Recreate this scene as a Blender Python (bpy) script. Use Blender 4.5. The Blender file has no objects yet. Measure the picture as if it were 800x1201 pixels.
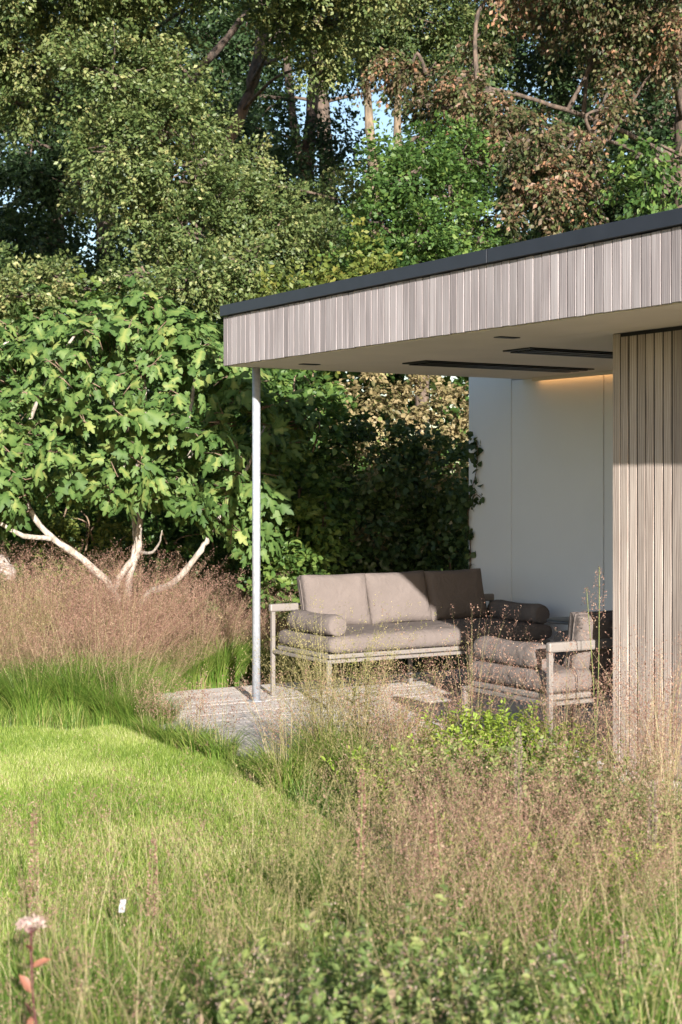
import bpy, bmesh, math, random
import numpy as np
from mathutils import Vector, Matrix

# ------------------------------------------------------------------ camera, world, sun, exposure
sc = bpy.context.scene
COL = sc.collection
EYE = 1.67
F = 1811.0                      # focal length in pixels of the 800 x 1201 frame
HOR = 565.0                     # horizon row
cam_d = bpy.data.cameras.new('camera'); cam = bpy.data.objects.new('camera', cam_d); COL.objects.link(cam)
cam.location = (0, 0, EYE); cam.rotation_euler = (math.radians(90), 0, 0)
cam_d.sensor_fit = 'VERTICAL'; cam_d.sensor_height = 36; cam_d.lens = 36 * F / 1201
cam_d.shift_y = (HOR - 600.5) / 1201
cam_d.clip_start = 0.1; cam_d.clip_end = 2000
cam_d.dof.use_dof = True; cam_d.dof.focus_distance = 11.0; cam_d.dof.aperture_fstop = 4.8
sc.camera = cam
sc.cycles.use_denoising = True

U = Vector((0.522, -0.853, 0)); V = Vector((0.853, 0.522, 0))     # pavilion axes: along the front, and inwards
SUN_K = 0.33
SUN_EL = math.radians(17.5)
sh = (U - V * SUN_K); sh.normalize()
SUN_AZ = math.atan2(sh.x, sh.y)
sun_dir = Vector((sh.x * math.cos(SUN_EL), sh.y * math.cos(SUN_EL), math.sin(SUN_EL)))

w = bpy.data.worlds.new('World'); sc.world = w; w.use_nodes = True
wn = w.node_tree.nodes; wl = w.node_tree.links
sky = wn.new('ShaderNodeTexSky'); sky.sky_type = 'NISHITA'; sky.sun_disc = False
sky.sun_elevation = SUN_EL; sky.sun_rotation = SUN_AZ
sky.air_density = 1.0; sky.dust_density = 1.0; sky.ozone_density = 1.0
bg = wn['Background']; bg.inputs['Strength'].default_value = 0.078
wl.new(sky.outputs['Color'], bg.inputs['Color'])

sun_l = bpy.data.lights.new('sun', 'SUN'); sun_l.energy = 5.0; sun_l.angle = math.radians(0.5); sun_l.color = (1.0, 0.955, 0.90)
sun = bpy.data.objects.new('sun', sun_l); COL.objects.link(sun)
sun.rotation_euler = (-sun_dir).to_track_quat('-Z', 'Y').to_euler(); sun.location = (4, -10, 12)

sc.view_settings.view_transform = 'Standard'; sc.view_settings.look = 'None'
sc.view_settings.exposure = 1.52; sc.view_settings.gamma = 1; sc.view_settings.use_curve_mapping = False

GZ = -0.065                      # ground level; the deck top is z = 0
rng = np.random.default_rng(7)
random.seed(7)

def at(px, py, d):
    return Vector(((px - 400) / F * d, d, EYE + (HOR - py) / F * d))
def gx(px, d):
    return (px - 400) / F * d

# ------------------------------------------------------------------ object helpers
def link(o, parent=None):
    COL.objects.link(o)
    if parent is not None: o.parent = parent
    return o
def tag(o, label=None, cat=None, group=None, kind=None):
    if label: o['label'] = label
    if cat: o['category'] = cat
    if group: o['group'] = group
    if kind: o['kind'] = kind
    return o
def thing(name, label, cat, loc=(0, 0, 0), rz=0, group=None):
    o = bpy.data.objects.new(name, None); o.empty_display_size = 0.1
    COL.objects.link(o); o.location = loc; o.rotation_euler = (0, 0, rz)
    return tag(o, label, cat, group)
def obj(name, me, m, parent=None, loc=(0, 0, 0), rot=(0, 0, 0)):
    if m is not None and len(me.materials) == 0: me.materials.append(m)
    o = bpy.data.objects.new(name, me); o.location = loc; o.rotation_euler = rot
    return link(o, parent)
def bm_mesh(name, bm, smooth=False):
    me = bpy.data.meshes.new(name); bm.to_mesh(me); bm.free()
    if smooth: me.shade_smooth()
    return me
def np_mesh(name, verts, tris, rnd=None, smooth=False):
    me = bpy.data.meshes.new(name)
    verts = np.ascontiguousarray(verts, dtype=np.float32); tris = np.ascontiguousarray(tris, dtype=np.int32)
    nv, nt = len(verts), len(tris)
    me.vertices.add(nv); me.vertices.foreach_set('co', verts.ravel())
    me.loops.add(nt * 3); me.loops.foreach_set('vertex_index', tris.ravel())
    me.polygons.add(nt); me.polygons.foreach_set('loop_start', np.arange(0, nt * 3, 3, dtype=np.int32))
    if smooth: me.polygons.foreach_set('use_smooth', np.ones(nt, dtype=bool))
    if rnd is not None:
        a = me.attributes.new('rnd', 'FLOAT', 'POINT'); a.data.foreach_set('value', np.ascontiguousarray(rnd, dtype=np.float32))
    me.update(calc_edges=True)
    return me

def box(bm, x0, x1, y0, y1, z0, z1):
    vs = [bm.verts.new((x, y, z)) for z in (z0, z1) for y in (y0, y1) for x in (x0, x1)]
    for f in ((0, 2, 3, 1), (4, 5, 7, 6), (0, 1, 5, 4), (2, 6, 7, 3), (0, 4, 6, 2), (1, 3, 7, 5)):
        bm.faces.new([vs[i] for i in f])
def box_mesh(name, x0, x1, y0, y1, z0, z1, bev=0):
    bm = bmesh.new(); box(bm, x0, x1, y0, y1, z0, z1)
    if bev: bmesh.ops.bevel(bm, geom=bm.edges[:], offset=bev, segments=2 if bev > 0.006 else 1, affect='EDGES', profile=0.5)
    bmesh.ops.recalc_face_normals(bm, faces=bm.faces[:])
    return bm_mesh(name, bm, smooth=False)
def tube(path, radii, n=8):
    """verts, tris of a tapered tube through the path"""
    P = [Vector(p) for p in path]; vs = []; ts = []
    ref = Vector((0.31, 0.2, 0.93))
    for i, p in enumerate(P):
        t = (P[min(i + 1, len(P) - 1)] - P[max(i - 1, 0)]).normalized()
        a = t.cross(ref)
        if a.length < 1e-3: a = t.cross(Vector((1, 0, 0)))
        a.normalize(); b = t.cross(a)
        for k in range(n):
            th = 2 * math.pi * k / n
            vs.append(p + (a * math.cos(th) + b * math.sin(th)) * radii[i])
    for i in range(len(P) - 1):
        for k in range(n):
            a0 = i * n + k; a1 = i * n + (k + 1) % n; b0 = a0 + n; b1 = a1 + n
            ts += [(a0, a1, b1), (a0, b1, b0)]
    e = (len(P) - 1) * n
    for k in range(1, n - 1): ts += [(0, k + 1, k), (e, e + k, e + k + 1)]
    return np.array([tuple(v) for v in vs]), np.array(ts)
class Acc:
    def __init__(self): self.v = []; self.t = []; self.r = []; self.n = 0
    def add(self, v, t, r=None):
        v = np.asarray(v, dtype=np.float32).reshape(-1, 3); t = np.asarray(t).reshape(-1, 3)
        self.v.append(v); self.t.append(t + self.n)
        self.r.append(np.zeros(len(v)) if r is None else np.broadcast_to(r, (len(v),)) if np.ndim(r) == 0 else r); self.n += len(v)
    def mesh(self, name, origin=(0, 0, 0), smooth=False):
        return np_mesh(name, np.concatenate(self.v) - np.array(origin, dtype=np.float32), np.concatenate(self.t), np.concatenate(self.r), smooth)

def unit(a):
    return a / np.maximum(np.linalg.norm(a, axis=-1, keepdims=True), 1e-6)
def rand_unit(n):
    return unit(rng.normal(size=(n, 3)))
def leaves(acc, pos, axis, normal, length, width, rnd, fine=False, fold=0.12):
    """a folded leaf blade at every position: two triangles, or a rounder four-triangle blade"""
    n = len(pos)
    if n == 0: return
    axis = unit(axis); side = unit(np.cross(axis, normal)); nor = np.cross(side, axis)
    L = np.broadcast_to(length, (n,))[:, None]; W = np.broadcast_to(width, (n,))[:, None]
    if not fine:
        v = np.stack([pos, pos + axis * L * .5 + side * W * .5 + nor * W * fold, pos + axis * L, pos + axis * L * .5 - side * W * .5 + nor * W * fold], 1)
        t = np.array([(0, 1, 2), (0, 2, 3)])
    else:
        v = np.stack([pos, pos + axis * L * .3 + side * W * .48 + nor * W * fold, pos + axis * L * .7 + side * W * .40 + nor * W * fold * .6,
                      pos + axis * L - nor * L * .12, pos + axis * L * .7 - side * W * .40 + nor * W * fold * .6, pos + axis * L * .3 - side * W * .48 + nor * W * fold], 1)
        t = np.array([(0, 1, 2), (0, 2, 3), (0, 3, 4), (0, 4, 5)])
    k = v.shape[1]
    tt = (t[None] + (np.arange(n) * k)[:, None, None]).reshape(-1, 3)
    acc.add(v.reshape(-1, 3), tt, np.repeat(np.broadcast_to(rnd, (n,)), k))
def blades(acc, base, az, height, lean, width, rnd, nseg=2, power=2.0, droop=0.0, tipw=0.0):
    """curved grass blades: base (n,3), az bend direction, lean = horizontal reach; returns tip and mid points"""
    n = len(base); d = np.stack([np.cos(az), np.sin(az), np.zeros(n)], 1)
    fa = az + rng.uniform(0.6, 2.5, n); s = np.stack([np.cos(fa), np.sin(fa), np.zeros(n)], 1)
    height = np.broadcast_to(height, (n,))[:, None]; lean = np.broadcast_to(lean, (n,))[:, None]; width = np.broadcast_to(width, (n,))[:, None]
    vs = []
    for i in range(nseg + 1):
        t = i / nseg
        c = base + d * lean * t ** power; c[:, 2] += (height[:, 0]) * (t - droop * t ** 3)
        ww = width * (1 - t ** 1.6) * .5 + tipw * width * .5
        if i < nseg: vs += [c - s * ww, c + s * ww]
        else: vs.append(c)
    v = np.stack(vs, 1); k = v.shape[1]
    t = []
    for i in range(nseg - 1): t += [(2 * i, 2 * i + 1, 2 * i + 3), (2 * i, 2 * i + 3, 2 * i + 2)]
    t.append((2 * nseg - 2, 2 * nseg - 1, 2 * nseg))
    t = np.array(t)
    acc.add(v.reshape(-1, 3), (t[None] + (np.arange(n) * k)[:, None, None]).reshape(-1, 3), np.repeat(np.broadcast_to(rnd, (n,)), k))
def on_curve(base, az, height, lean, t, power=2.0, droop=0.0):
    d = np.stack([np.cos(az), np.sin(az), np.zeros(len(az))], 1)
    c = base + d * (lean * t ** power)[:, None]; c[:, 2] += height * (t - droop * t ** 3)
    return c

# ------------------------------------------------------------------ materials
def new_mat(name):
    m = bpy.data.materials.new(name); m.use_nodes = True
    return m, m.node_tree.nodes, m.node_tree.links, m.node_tree.nodes['Principled BSDF']
def ramp(nodes, stops):
    r = nodes.new('ShaderNodeValToRGB'); e = r.color_ramp.elements
    while len(e) < len(stops): e.new(0.5)
    for el, (p, c) in zip(e, stops): el.position = p; el.color = (*c, 1)
    return r
def leaf_mat(name, stops, transl=0.35, rough=0.5, spec=0.35):
    m, N, L, p = new_mat(name)
    a = N.new('ShaderNodeAttribute'); a.attribute_name = 'rnd'
    r = ramp(N, stops); L.new(a.outputs['Fac'], r.inputs['Fac'])
    L.new(r.outputs['Color'], p.inputs['Base Color']); p.inputs['Roughness'].default_value = rough
    p.inputs['Specular IOR Level'].default_value = spec
    t = N.new('ShaderNodeBsdfTranslucent'); hs = N.new('ShaderNodeHueSaturation'); hs.inputs['Value'].default_value = 1.15; hs.inputs['Hue'].default_value = 0.49
    L.new(r.outputs['Color'], hs.inputs['Color']); L.new(hs.outputs['Color'], t.inputs['Color'])
    mx = N.new('ShaderNodeMixShader'); mx.inputs[0].default_value = transl
    L.new(p.outputs[0], mx.inputs[1]); L.new(t.outputs[0], mx.inputs[2])
    L.new(mx.outputs[0], N['Material Output'].inputs['Surface'])
    return m
def flat_mat(name, col, rough=0.6, metal=0.0, spec=0.5, var=0.12, scale=8.0, bump=0.0, bscale=60.0):
    m, N, L, p = new_mat(name)
    tc = N.new('ShaderNodeTexCoord'); n = N.new('ShaderNodeTexNoise'); n.inputs['Scale'].default_value = scale; n.inputs['Detail'].default_value = 6
    L.new(tc.outputs['Object'], n.inputs['Vector'])
    r = ramp(N, [(0.3, tuple(c * (1 - var) for c in col)), (0.7, tuple(min(1, c * (1 + var)) for c in col))])
    L.new(n.outputs['Fac'], r.inputs['Fac']); L.new(r.outputs['Color'], p.inputs['Base Color'])
    p.inputs['Roughness'].default_value = rough; p.inputs['Metallic'].default_value = metal; p.inputs['Specular IOR Level'].default_value = spec
    if bump:
        n2 = N.new('ShaderNodeTexNoise'); n2.inputs['Scale'].default_value = bscale; n2.inputs['Detail'].default_value = 4
        L.new(tc.outputs['Object'], n2.inputs['Vector'])
        b = N.new('ShaderNodeBump'); b.inputs['Strength'].default_value = bump; b.inputs['Distance'].default_value = 0.01
        L.new(n2.outputs['Fac'], b.inputs['Height']); L.new(b.outputs['Normal'], p.inputs['Normal'])
    return m
def wood_mat(name, dark, mid, light, axis=2, rough=0.8, tone=0.25, figure=0.4):
    """weathered board: streaks along the given axis, tone different on every board"""
    m, N, L, p = new_mat(name)
    tc = N.new('ShaderNodeTexCoord'); oi = N.new('ShaderNodeObjectInfo')
    off = N.new('ShaderNodeVectorMath'); off.operation = 'SCALE'; off.inputs[0].default_value = (13.1, 7.7, 29.3)
    L.new(oi.outputs['Random'], off.inputs['Scale'])
    add = N.new('ShaderNodeVectorMath'); L.new(tc.outputs['Object'], add.inputs[0]); L.new(off.outputs[0], add.inputs[1])
    def mapped(scale_across, scale_along):
        mp = N.new('ShaderNodeMapping'); s = [scale_across] * 3; s[axis] = scale_along; mp.inputs['Scale'].default_value = s
        L.new(add.outputs[0], mp.inputs['Vector']); return mp
    m1 = mapped(90, 2.2); n1 = N.new('ShaderNodeTexNoise'); n1.inputs['Scale'].default_value = 1; n1.inputs['Detail'].default_value = 8; n1.inputs['Distortion'].default_value = 0.6
    L.new(m1.outputs[0], n1.inputs['Vector'])
    m2 = mapped(14, 1.3); wv = N.new('ShaderNodeTexWave'); wv.inputs['Scale'].default_value = 1.6; wv.inputs['Distortion'].default_value = 9; wv.inputs['Detail'].default_value = 3
    wv.inputs['Detail Scale'].default_value = 0.7
    L.new(m2.outputs[0], wv.inputs['Vector'])
    m3 = mapped(5, 1.1); n3 = N.new('ShaderNodeTexNoise'); n3.inputs['Scale'].default_value = 1; n3.inputs['Detail'].default_value = 3; L.new(m3.outputs[0], n3.inputs['Vector'])
    mixf = N.new('ShaderNodeMix'); mixf.data_type = 'FLOAT'; mixf.inputs[0].default_value = figure
    L.new(n1.outputs['Fac'], mixf.inputs[2]); L.new(wv.outputs['Fac'], mixf.inputs[3])
    av = N.new('ShaderNodeMath'); av.operation = 'MULTIPLY_ADD'; av.inputs[1].default_value = 0.55
    L.new(mixf.outputs[0], av.inputs[0])
    sc3 = N.new('ShaderNodeMath'); sc3.operation = 'MULTIPLY'; sc3.inputs[1].default_value = 0.45; L.new(n3.outputs['Fac'], sc3.inputs[0]); L.new(sc3.outputs[0], av.inputs[2])
    r = ramp(N, [(0.26, dark), (0.5, mid), (0.74, light)]); L.new(av.outputs[0], r.inputs['Fac'])
    tn = N.new('ShaderNodeMapRange'); tn.inputs[3].default_value = 1 - tone; tn.inputs[4].default_value = 1 + tone; L.new(oi.outputs['Random'], tn.inputs[0])
    hs = N.new('ShaderNodeHueSaturation'); L.new(r.outputs['Color'], hs.inputs['Color']); L.new(tn.outputs[0], hs.inputs['Value'])
    L.new(hs.outputs['Color'], p.inputs['Base Color']); p.inputs['Roughness'].default_value = rough; p.inputs['Specular IOR Level'].default_value = 0.25
    b = N.new('ShaderNodeBump'); b.inputs['Strength'].default_value = 0.35; b.inputs['Distance'].default_value = 0.003
    L.new(n1.outputs['Fac'], b.inputs['Height']); L.new(b.outputs['Normal'], p.inputs['Normal'])
    return m
def fabric_mat(name, col):
    m, N, L, p = new_mat(name)
    tc = N.new('ShaderNodeTexCoord')
    n = N.new('ShaderNodeTexNoise'); n.inputs['Scale'].default_value = 5; n.inputs['Detail'].default_value = 5; L.new(tc.outputs['Object'], n.inputs['Vector'])
    n2 = N.new('ShaderNodeTexNoise'); n2.inputs['Scale'].default_value = 350; n2.inputs['Detail'].default_value = 2; L.new(tc.outputs['Object'], n2.inputs['Vector'])
    ad = N.new('ShaderNodeMath'); ad.operation = 'MULTIPLY_ADD'; ad.inputs[1].default_value = 0.5; L.new(n2.outputs['Fac'], ad.inputs[0])
    h = N.new('ShaderNodeMath'); h.operation = 'MULTIPLY'; h.inputs[1].default_value = 0.5; L.new(n.outputs['Fac'], h.inputs[0]); L.new(h.outputs[0], ad.inputs[2])
    r = ramp(N, [(0.3, tuple(c * .82 for c in col)), (0.7, tuple(c * 1.15 for c in col))]); L.new(ad.outputs[0], r.inputs['Fac'])
    L.new(r.outputs['Color'], p.inputs['Base Color']); p.inputs['Roughness'].default_value = 0.95; p.inputs['Specular IOR Level'].default_value = 0.15
    p.inputs['Sheen Weight'].default_value = 0.0
    b = N.new('ShaderNodeBump'); b.inputs['Strength'].default_value = 0.55; b.inputs['Distance'].default_value = 0.03
    n3 = N.new('ShaderNodeTexNoise'); n3.inputs['Scale'].default_value = 9; n3.inputs['Detail'].default_value = 4; n3.inputs['Distortion'].default_value = 1.0; L.new(tc.outputs['Object'], n3.inputs['Vector'])
    L.new(n3.outputs['Fac'], b.inputs['Height']); L.new(b.outputs['Normal'], p.inputs['Normal'])
    return m
def bark_mat(name, dark, light, scale=18.0):
    m, N, L, p = new_mat(name)
    tc = N.new('ShaderNodeTexCoord'); mp = N.new('ShaderNodeMapping'); mp.inputs['Scale'].default_value = (1, 1, 0.35); L.new(tc.outputs['Object'], mp.inputs['Vector'])
    n = N.new('ShaderNodeTexNoise'); n.inputs['Scale'].default_value = scale; n.inputs['Detail'].default_value = 7; L.new(mp.outputs[0], n.inputs['Vector'])
    r = ramp(N, [(0.35, dark), (0.65, light)]); L.new(n.outputs['Fac'], r.inputs['Fac']); L.new(r.outputs['Color'], p.inputs['Base Color'])
    p.inputs['Roughness'].default_value = 0.9
    b = N.new('ShaderNodeBump'); b.inputs['Strength'].default_value = 0.6; b.inputs['Distance'].default_value = 0.02; L.new(n.outputs['Fac'], b.inputs['Height']); L.new(b.outputs['Normal'], p.inputs['Normal'])
    return m

M = {}
M['fascia'] = wood_mat('weathered_fascia', (.13, .108, .108), (.265, .232, .230), (.38, .345, .343), 2, tone=.17, figure=.3)
M['pillar'] = wood_mat('weathered_pillar', (.145, .112, .093), (.305, .25, .215), (.43, .37, .325), 2, tone=.18, figure=.5)
M['deck'] = wood_mat('weathered_deck', (.34, .295, .27), (.48, .43, .395), (.60, .55, .51), 1, tone=.07, figure=.2)
M['void'] = flat_mat('dark_backing', (.012, .011, .012), .9)
M['cap'] = flat_mat('anthracite_cap', (.022, .024, .032), .45, .3)
M['soffit'] = flat_mat('soffit_panel', (.70, .61, .51), .7, var=.05, scale=2)
M['white'] = flat_mat('white_panel', (.72, .715, .73), .55, var=.03, scale=1.5)
M['grey_panel'] = flat_mat('grey_render', (.33, .31, .30), .75, var=.08, scale=12, bump=.1)
M['galv'] = flat_mat('galvanised_steel', (.38, .40, .43), .42, .4, var=.14, scale=30)
M['black'] = flat_mat('black_fitting', (.008, .008, .009), .5)
M['fabric'] = fabric_mat('taupe_fabric', (.134, .110, .099))
M['frame'] = flat_mat('beige_powder_coat', (.17, .15, .135), .45, .0, var=.04)
M['table'] = flat_mat('dark_table', (.05, .055, .065), .4)
M['soil'] = None
led, N_, L_, p_ = new_mat('warm_led'); p_.inputs['Emission Color'].default_value = (1.0, .50, .16, 1); p_.inputs['Emission Strength'].default_value = 1.4; M['led'] = led

def ground_mat():
    m, N, L, p = new_mat('garden_ground')
    tc = N.new('ShaderNodeTexCoord')
    n = N.new('ShaderNodeTexNoise'); n.inputs['Scale'].default_value = 3.5; n.inputs['Detail'].default_value = 9; n.inputs['Roughness'].default_value = .7; L.new(tc.outputs['Object'], n.inputs['Vector'])
    r = ramp(N, [(0.3, (.07, .085, .028)), (0.5, (.13, .13, .05)), (0.7, (.18, .15, .08))]); L.new(n.outputs['Fac'], r.inputs['Fac'])
    L.new(r.outputs['Color'], p.inputs['Base Color']); p.inputs['Roughness'].default_value = 1
    b = N.new('ShaderNodeBump'); b.inputs['Strength'].default_value = .8; b.inputs['Distance'].default_value = .03
    n2 = N.new('ShaderNodeTexNoise'); n2.inputs['Scale'].default_value = 40; n2.inputs['Detail'].default_value = 5; L.new(tc.outputs['Object'], n2.inputs['Vector'])
    L.new(n2.outputs['Fac'], b.inputs['Height']); L.new(b.outputs['Normal'], p.inputs['Normal'])
    return m
M['ground'] = ground_mat()
M['oak'] = leaf_mat('oak_leaf', [(0, (.038, .068, .019)), (.35, (.090, .130, .038)), (.75, (.178, .210, .074)), (1, (.30, .29, .12))], .35, spec=.45)
M['oak_dark'] = leaf_mat('shade_toned_leaf', [(0, (.014, .032, .011)), (.6, (.036, .066, .022)), (1, (.066, .105, .036))], .3)  # leaf colour darkened to stand in for shade deep in the crowns
M['green'] = leaf_mat('fresh_leaf', [(0, (.030, .070, .016)), (.6, (.075, .140, .030)), (1, (.16, .22, .05))], .4)
M['yellowgreen'] = leaf_mat('yellow_green_leaf', [(0, (.07, .105, .02)), (.6, (.135, .165, .034)), (1, (.22, .21, .05))], .4)
M['copper'] = leaf_mat('copper_leaf', [(0, (.030, .045, .016)), (.25, (.060, .075, .026)), (.42, (.140, .088, .056)), (.58, (.085, .125, .036)), (.8, (.20, .125, .080)), (1, (.34, .18, .10))], .4)
M['hedge'] = leaf_mat('hedge_leaf', [(0, (.022, .044, .014)), (.6, (.046, .080, .024)), (1, (.095, .135, .045))], .3, .4)
M['beech'] = leaf_mat('dry_hedge_leaf', [(0, (.11, .10, .04)), (.4, (.24, .19, .09)), (.75, (.36, .28, .15)), (1, (.15, .20, .05))], .35)
M['fig'] = leaf_mat('fig_leaf', [(0, (.036, .080, .019)), (.4, (.080, .142, .036)), (.75, (.138, .205, .056)), (1, (.26, .29, .085))], .4, .55, .25)
M['lawn'] = leaf_mat('lawn_blade', [(0, (.12, .20, .026)), (.45, (.24, .33, .055)), (.75, (.38, .44, .11)), (1, (.58, .54, .28))], .45)
M['blade'] = leaf_mat('grass_blade', [(0, (.055, .130, .016)), (.4, (.130, .225, .034)), (.75, (.235, .290, .064)), (1, (.44, .37, .16))], .42)
M['straw'] = leaf_mat('straw_blade', [(0, (.19, .22, .07)), (.5, (.31, .26, .13)), (1, (.46, .37, .22))], .35)
M['panicle'] = leaf_mat('panicle', [(0, (.145, .078, .060)), (.45, (.275, .155, .118)), (.8, (.40, .26, .19)), (1, (.52, .39, .27))], .42, .8, .1)
M['panicle_gold'] = leaf_mat('golden_panicle', [(0, (.14, .15, .05)), (.5, (.26, .23, .095)), (1, (.42, .34, .18))], .4, .8, .1)
M['forb'] = leaf_mat('forb_leaf', [(0, (.065, .11, .034)), (.45, (.15, .205, .062)), (.8, (.26, .30, .095)), (1, (.30, .22, .15))], .42)
M['lime'] = leaf_mat('lime_leaf', [(0, (.12, .20, .026)), (.6, (.23, .32, .042)), (1, (.34, .38, .07))], .42)
M['seed'] = leaf_mat('seed_head', [(0, (.09, .065, .055)), (.5, (.18, .135, .11)), (1, (.29, .23, .18))], .15, .9, .1)
M['flower'] = leaf_mat('pale_flower', [(0, (.24, .15, .14)), (.6, (.36, .26, .23)), (1, (.46, .38, .32))], .2, .8, .1)
M['whiteflower'] = leaf_mat('white_flower', [(0, (.26, .21, .19)), (1, (.46, .43, .40))], .2, .8, .1)
M['redleaf'] = leaf_mat('red_leaf', [(0, (.10, .035, .035)), (.6, (.20, .075, .06)), (1, (.30, .13, .08))], .25)
M['bark'] = bark_mat('oak_bark', (.035, .027, .02), (.13, .09, .066))
M['bark_pale'] = bark_mat('pale_bark', (.09, .068, .045), (.22, .165, .11))
M['figbark'] = bark_mat('fig_bark', (.19, .16, .13), (.38, .33, .28), 32)
M['twig'] = bark_mat('twig', (.10, .065, .04), (.20, .14, .09))
M['stone'] = flat_mat('grey_stone', (.33, .30, .31), .85, var=.25, scale=9, bump=.5, bscale=25)
M['marker'] = flat_mat('white_plastic', (.42, .43, .45), .4, var=.02)

# ------------------------------------------------------------------ ground
bm = bmesh.new()
bmesh.ops.create_grid(bm, x_segments=60, y_segments=60, size=260)
me = bm_mesh('ground', bm); tag(obj('ground', me, M['ground'], None, (0, 60, GZ)), kind='structure')

# ------------------------------------------------------------------ pavilion (local axes: x along the front, y inwards, z up from the deck)
C0 = Vector((-0.886, 11.63, 0)); RZ = math.atan2(U.y, U.x)
def loc(u, v, z=0): return C0 + U * u + V * v + Vector((0, 0, z))
SOF = 2.55; FB, FT, CT = 2.545, 2.91, 2.995
UEND = 6.6; DEEP = 3.05; WALLV = 2.83
pav = thing('garden_pavilion', 'flat roofed garden pavilion clad in weathered vertical timber boards', 'pavilion', C0, RZ)
core = obj('roof', box_mesh('roof', 0.03, UEND, 0.03, DEEP, SOF + 0.002, CT - 0.02), M['void'], pav)
# roof edge cap: a folded anthracite strip on front and left side, in lengths with a visible joint
for a, b in ((-0.02, 3.32), (3.325, UEND)):
    obj('roof_edge_cap', box_mesh('cap', a, b, -0.022, 0.10, FT + 0.004, CT, .003), M['cap'], core)
obj('roof_edge_cap', box_mesh('cap', -0.02, 0.10, 0.1005, DEEP, FT + 0.004, CT, .003), M['cap'], core)
# fascia boards
PITCH = 0.0715
bmeshes = [box_mesh('fascia_board', 0, PITCH - g, 0, 0.02, FB, FT, .001) for g in (.0075, .009, .0065)]
i = 0; u = 0.0
while u < UEND - PITCH:
    obj('fascia_board', bmeshes[i % 3], M['fascia'], core, (u, 0.002 + random.uniform(-.0012, .0008), random.uniform(-.003, .001)))
    u += PITCH; i += 1
v = 0.024
sb = box_mesh('fascia_board', 0, 0.02, 0, PITCH - .005, FB, FT, .0025)
while v < DEEP - PITCH:
    obj('fascia_board', sb, M['fascia'], core, (0.004 + random.uniform(-.002, .002), v, random.uniform(-.003, .001))); v += PITCH
obj('joint_shade_strip', box_mesh('joint_shade_strip', 0.004, UEND, 0.0065, 0.0295, FB + .004, FT - .002), M['void'], core)  # dark strip just behind the board faces, stands in for shade in the joints
# soffit panels with thin joints
us = [0.026, 2.15, 4.6, UEND]; vsx = [0.026, 0.62, 2.0, WALLV + .2]
for a in range(3):
    for b in range(3):
        obj('soffit_panel', box_mesh('soffit_panel', us[a] + .002, us[a + 1] - .002, vsx[b] + .002, vsx[b + 1] - .002, SOF - .012, SOF), M['soffit'], core)
# ceiling heaters, slot lights
def heater(u0, u1, v0, v1):
    bm = bmesh.new(); box(bm, u0, u1, v0, v1, SOF - .022, SOF - .0125)
    for k in range(3):
        x = u0 + (u1 - u0) * (k + .5) / 3
        box(bm, x - .03, x + .03, v0 + .05, v1 - .05, SOF - .030, SOF - .0222)
    return obj('ceiling_heater', bm_mesh('ceiling_heater', bm), M['black'], pav)
heater(1.0, 1.3, .95, 2.52); heater(2.24, 2.53, .92, 2.5)
for (a, b) in ((.55, .43), (3.0, .37)):
    d = obj('slot_light', box_mesh('slot_light', a - .035, a + .035, b - .075, b + .075, SOF - .018, SOF - .0125, .002), M['black'], pav)
# steel post with foot plate
v_, t_ = tube([(0, 0, 0), (0, 0, SOF - .012)], [.031, .031], 24)
post = obj('steel_post', np_mesh('steel_post', v_, t_, smooth=False), M['galv'], pav, (0.03, .265, 0))
post.data.shade_smooth()
obj('foot_plate', box_mesh('foot_plate', -.06, .06, -.06, .06, 0.001, .009, .002), M['galv'], post)
# rear wall of large white panels
wall = obj('rear_wall', box_mesh('rear_wall', -.735, UEND, WALLV + .02, WALLV + .17, GZ, 2.54), M['void'], pav)
for a, b in ((-.75, -.135), (-.127, 1.046), (1.056, 2.23), (2.24, 3.41), (3.42, 4.6), (4.61, UEND)):
    top = 2.75 if a < -.2 else SOF - .013
    obj('wall_panel', box_mesh('wall_panel', a, b, WALLV, WALLV + (.19 if a < -.2 else .0195), .004, top, .003), M['white'], wall)
# warm light strip tucked between ceiling and wall
for a, b in ((.25, 1.9), (1.95, 3.5)):
    obj('light_strip', box_mesh('light_strip', a, b, WALLV - .045, WALLV - .02, SOF - .018, SOF - .0125), M['led'], pav)
    obj('strip_cover', box_mesh('strip_cover', a - .02, b + .02, WALLV - .065, WALLV - .055, SOF - .042, SOF - .0125), M['soffit'], pav)
# clad front wall (starts right of the terrace), of narrow boards; near-flush dark backing stands in for joint shade
PU, PV = 3.485, .78
cw = obj('clad_wall', box_mesh('clad_wall', PU + .004, UEND - .2, PV + .0012, PV + .14, GZ, SOF - .013), M['void'], pav)
obj('head_gap', box_mesh('head_gap', PU + .074, UEND - .2, PV - .004, PV + .0005, SOF - .035, SOF - .0135), M['void'], cw)
pb = [box_mesh('wall_board', 0, .0705 - g, 0, .022, .012, SOF - .036, .001) for g in (.010, .012, .011)]
for k in range(7):
    z = .02 if k == 0 else 0
    obj('wall_board', pb[k % 3], M['pillar'], cw, (PU + k * .0705, PV - .003 + random.uniform(-.002, .002), z))
x = PU + 7 * .0705 + .003
wb = box_mesh('wall_board', 0, .142, 0, .022, .012, SOF - .036, .001)
while x < UEND - .36:
    obj('wall_board', wb, M['pillar'], cw, (x, PV - .003 + random.uniform(-.001, .001), 0)); x += .152
obj('side_wall', box_mesh('side_wall', UEND - .35, UEND - .2, PV + .141, WALLV - .001, GZ, SOF - .013), M['white'], pav)

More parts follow.
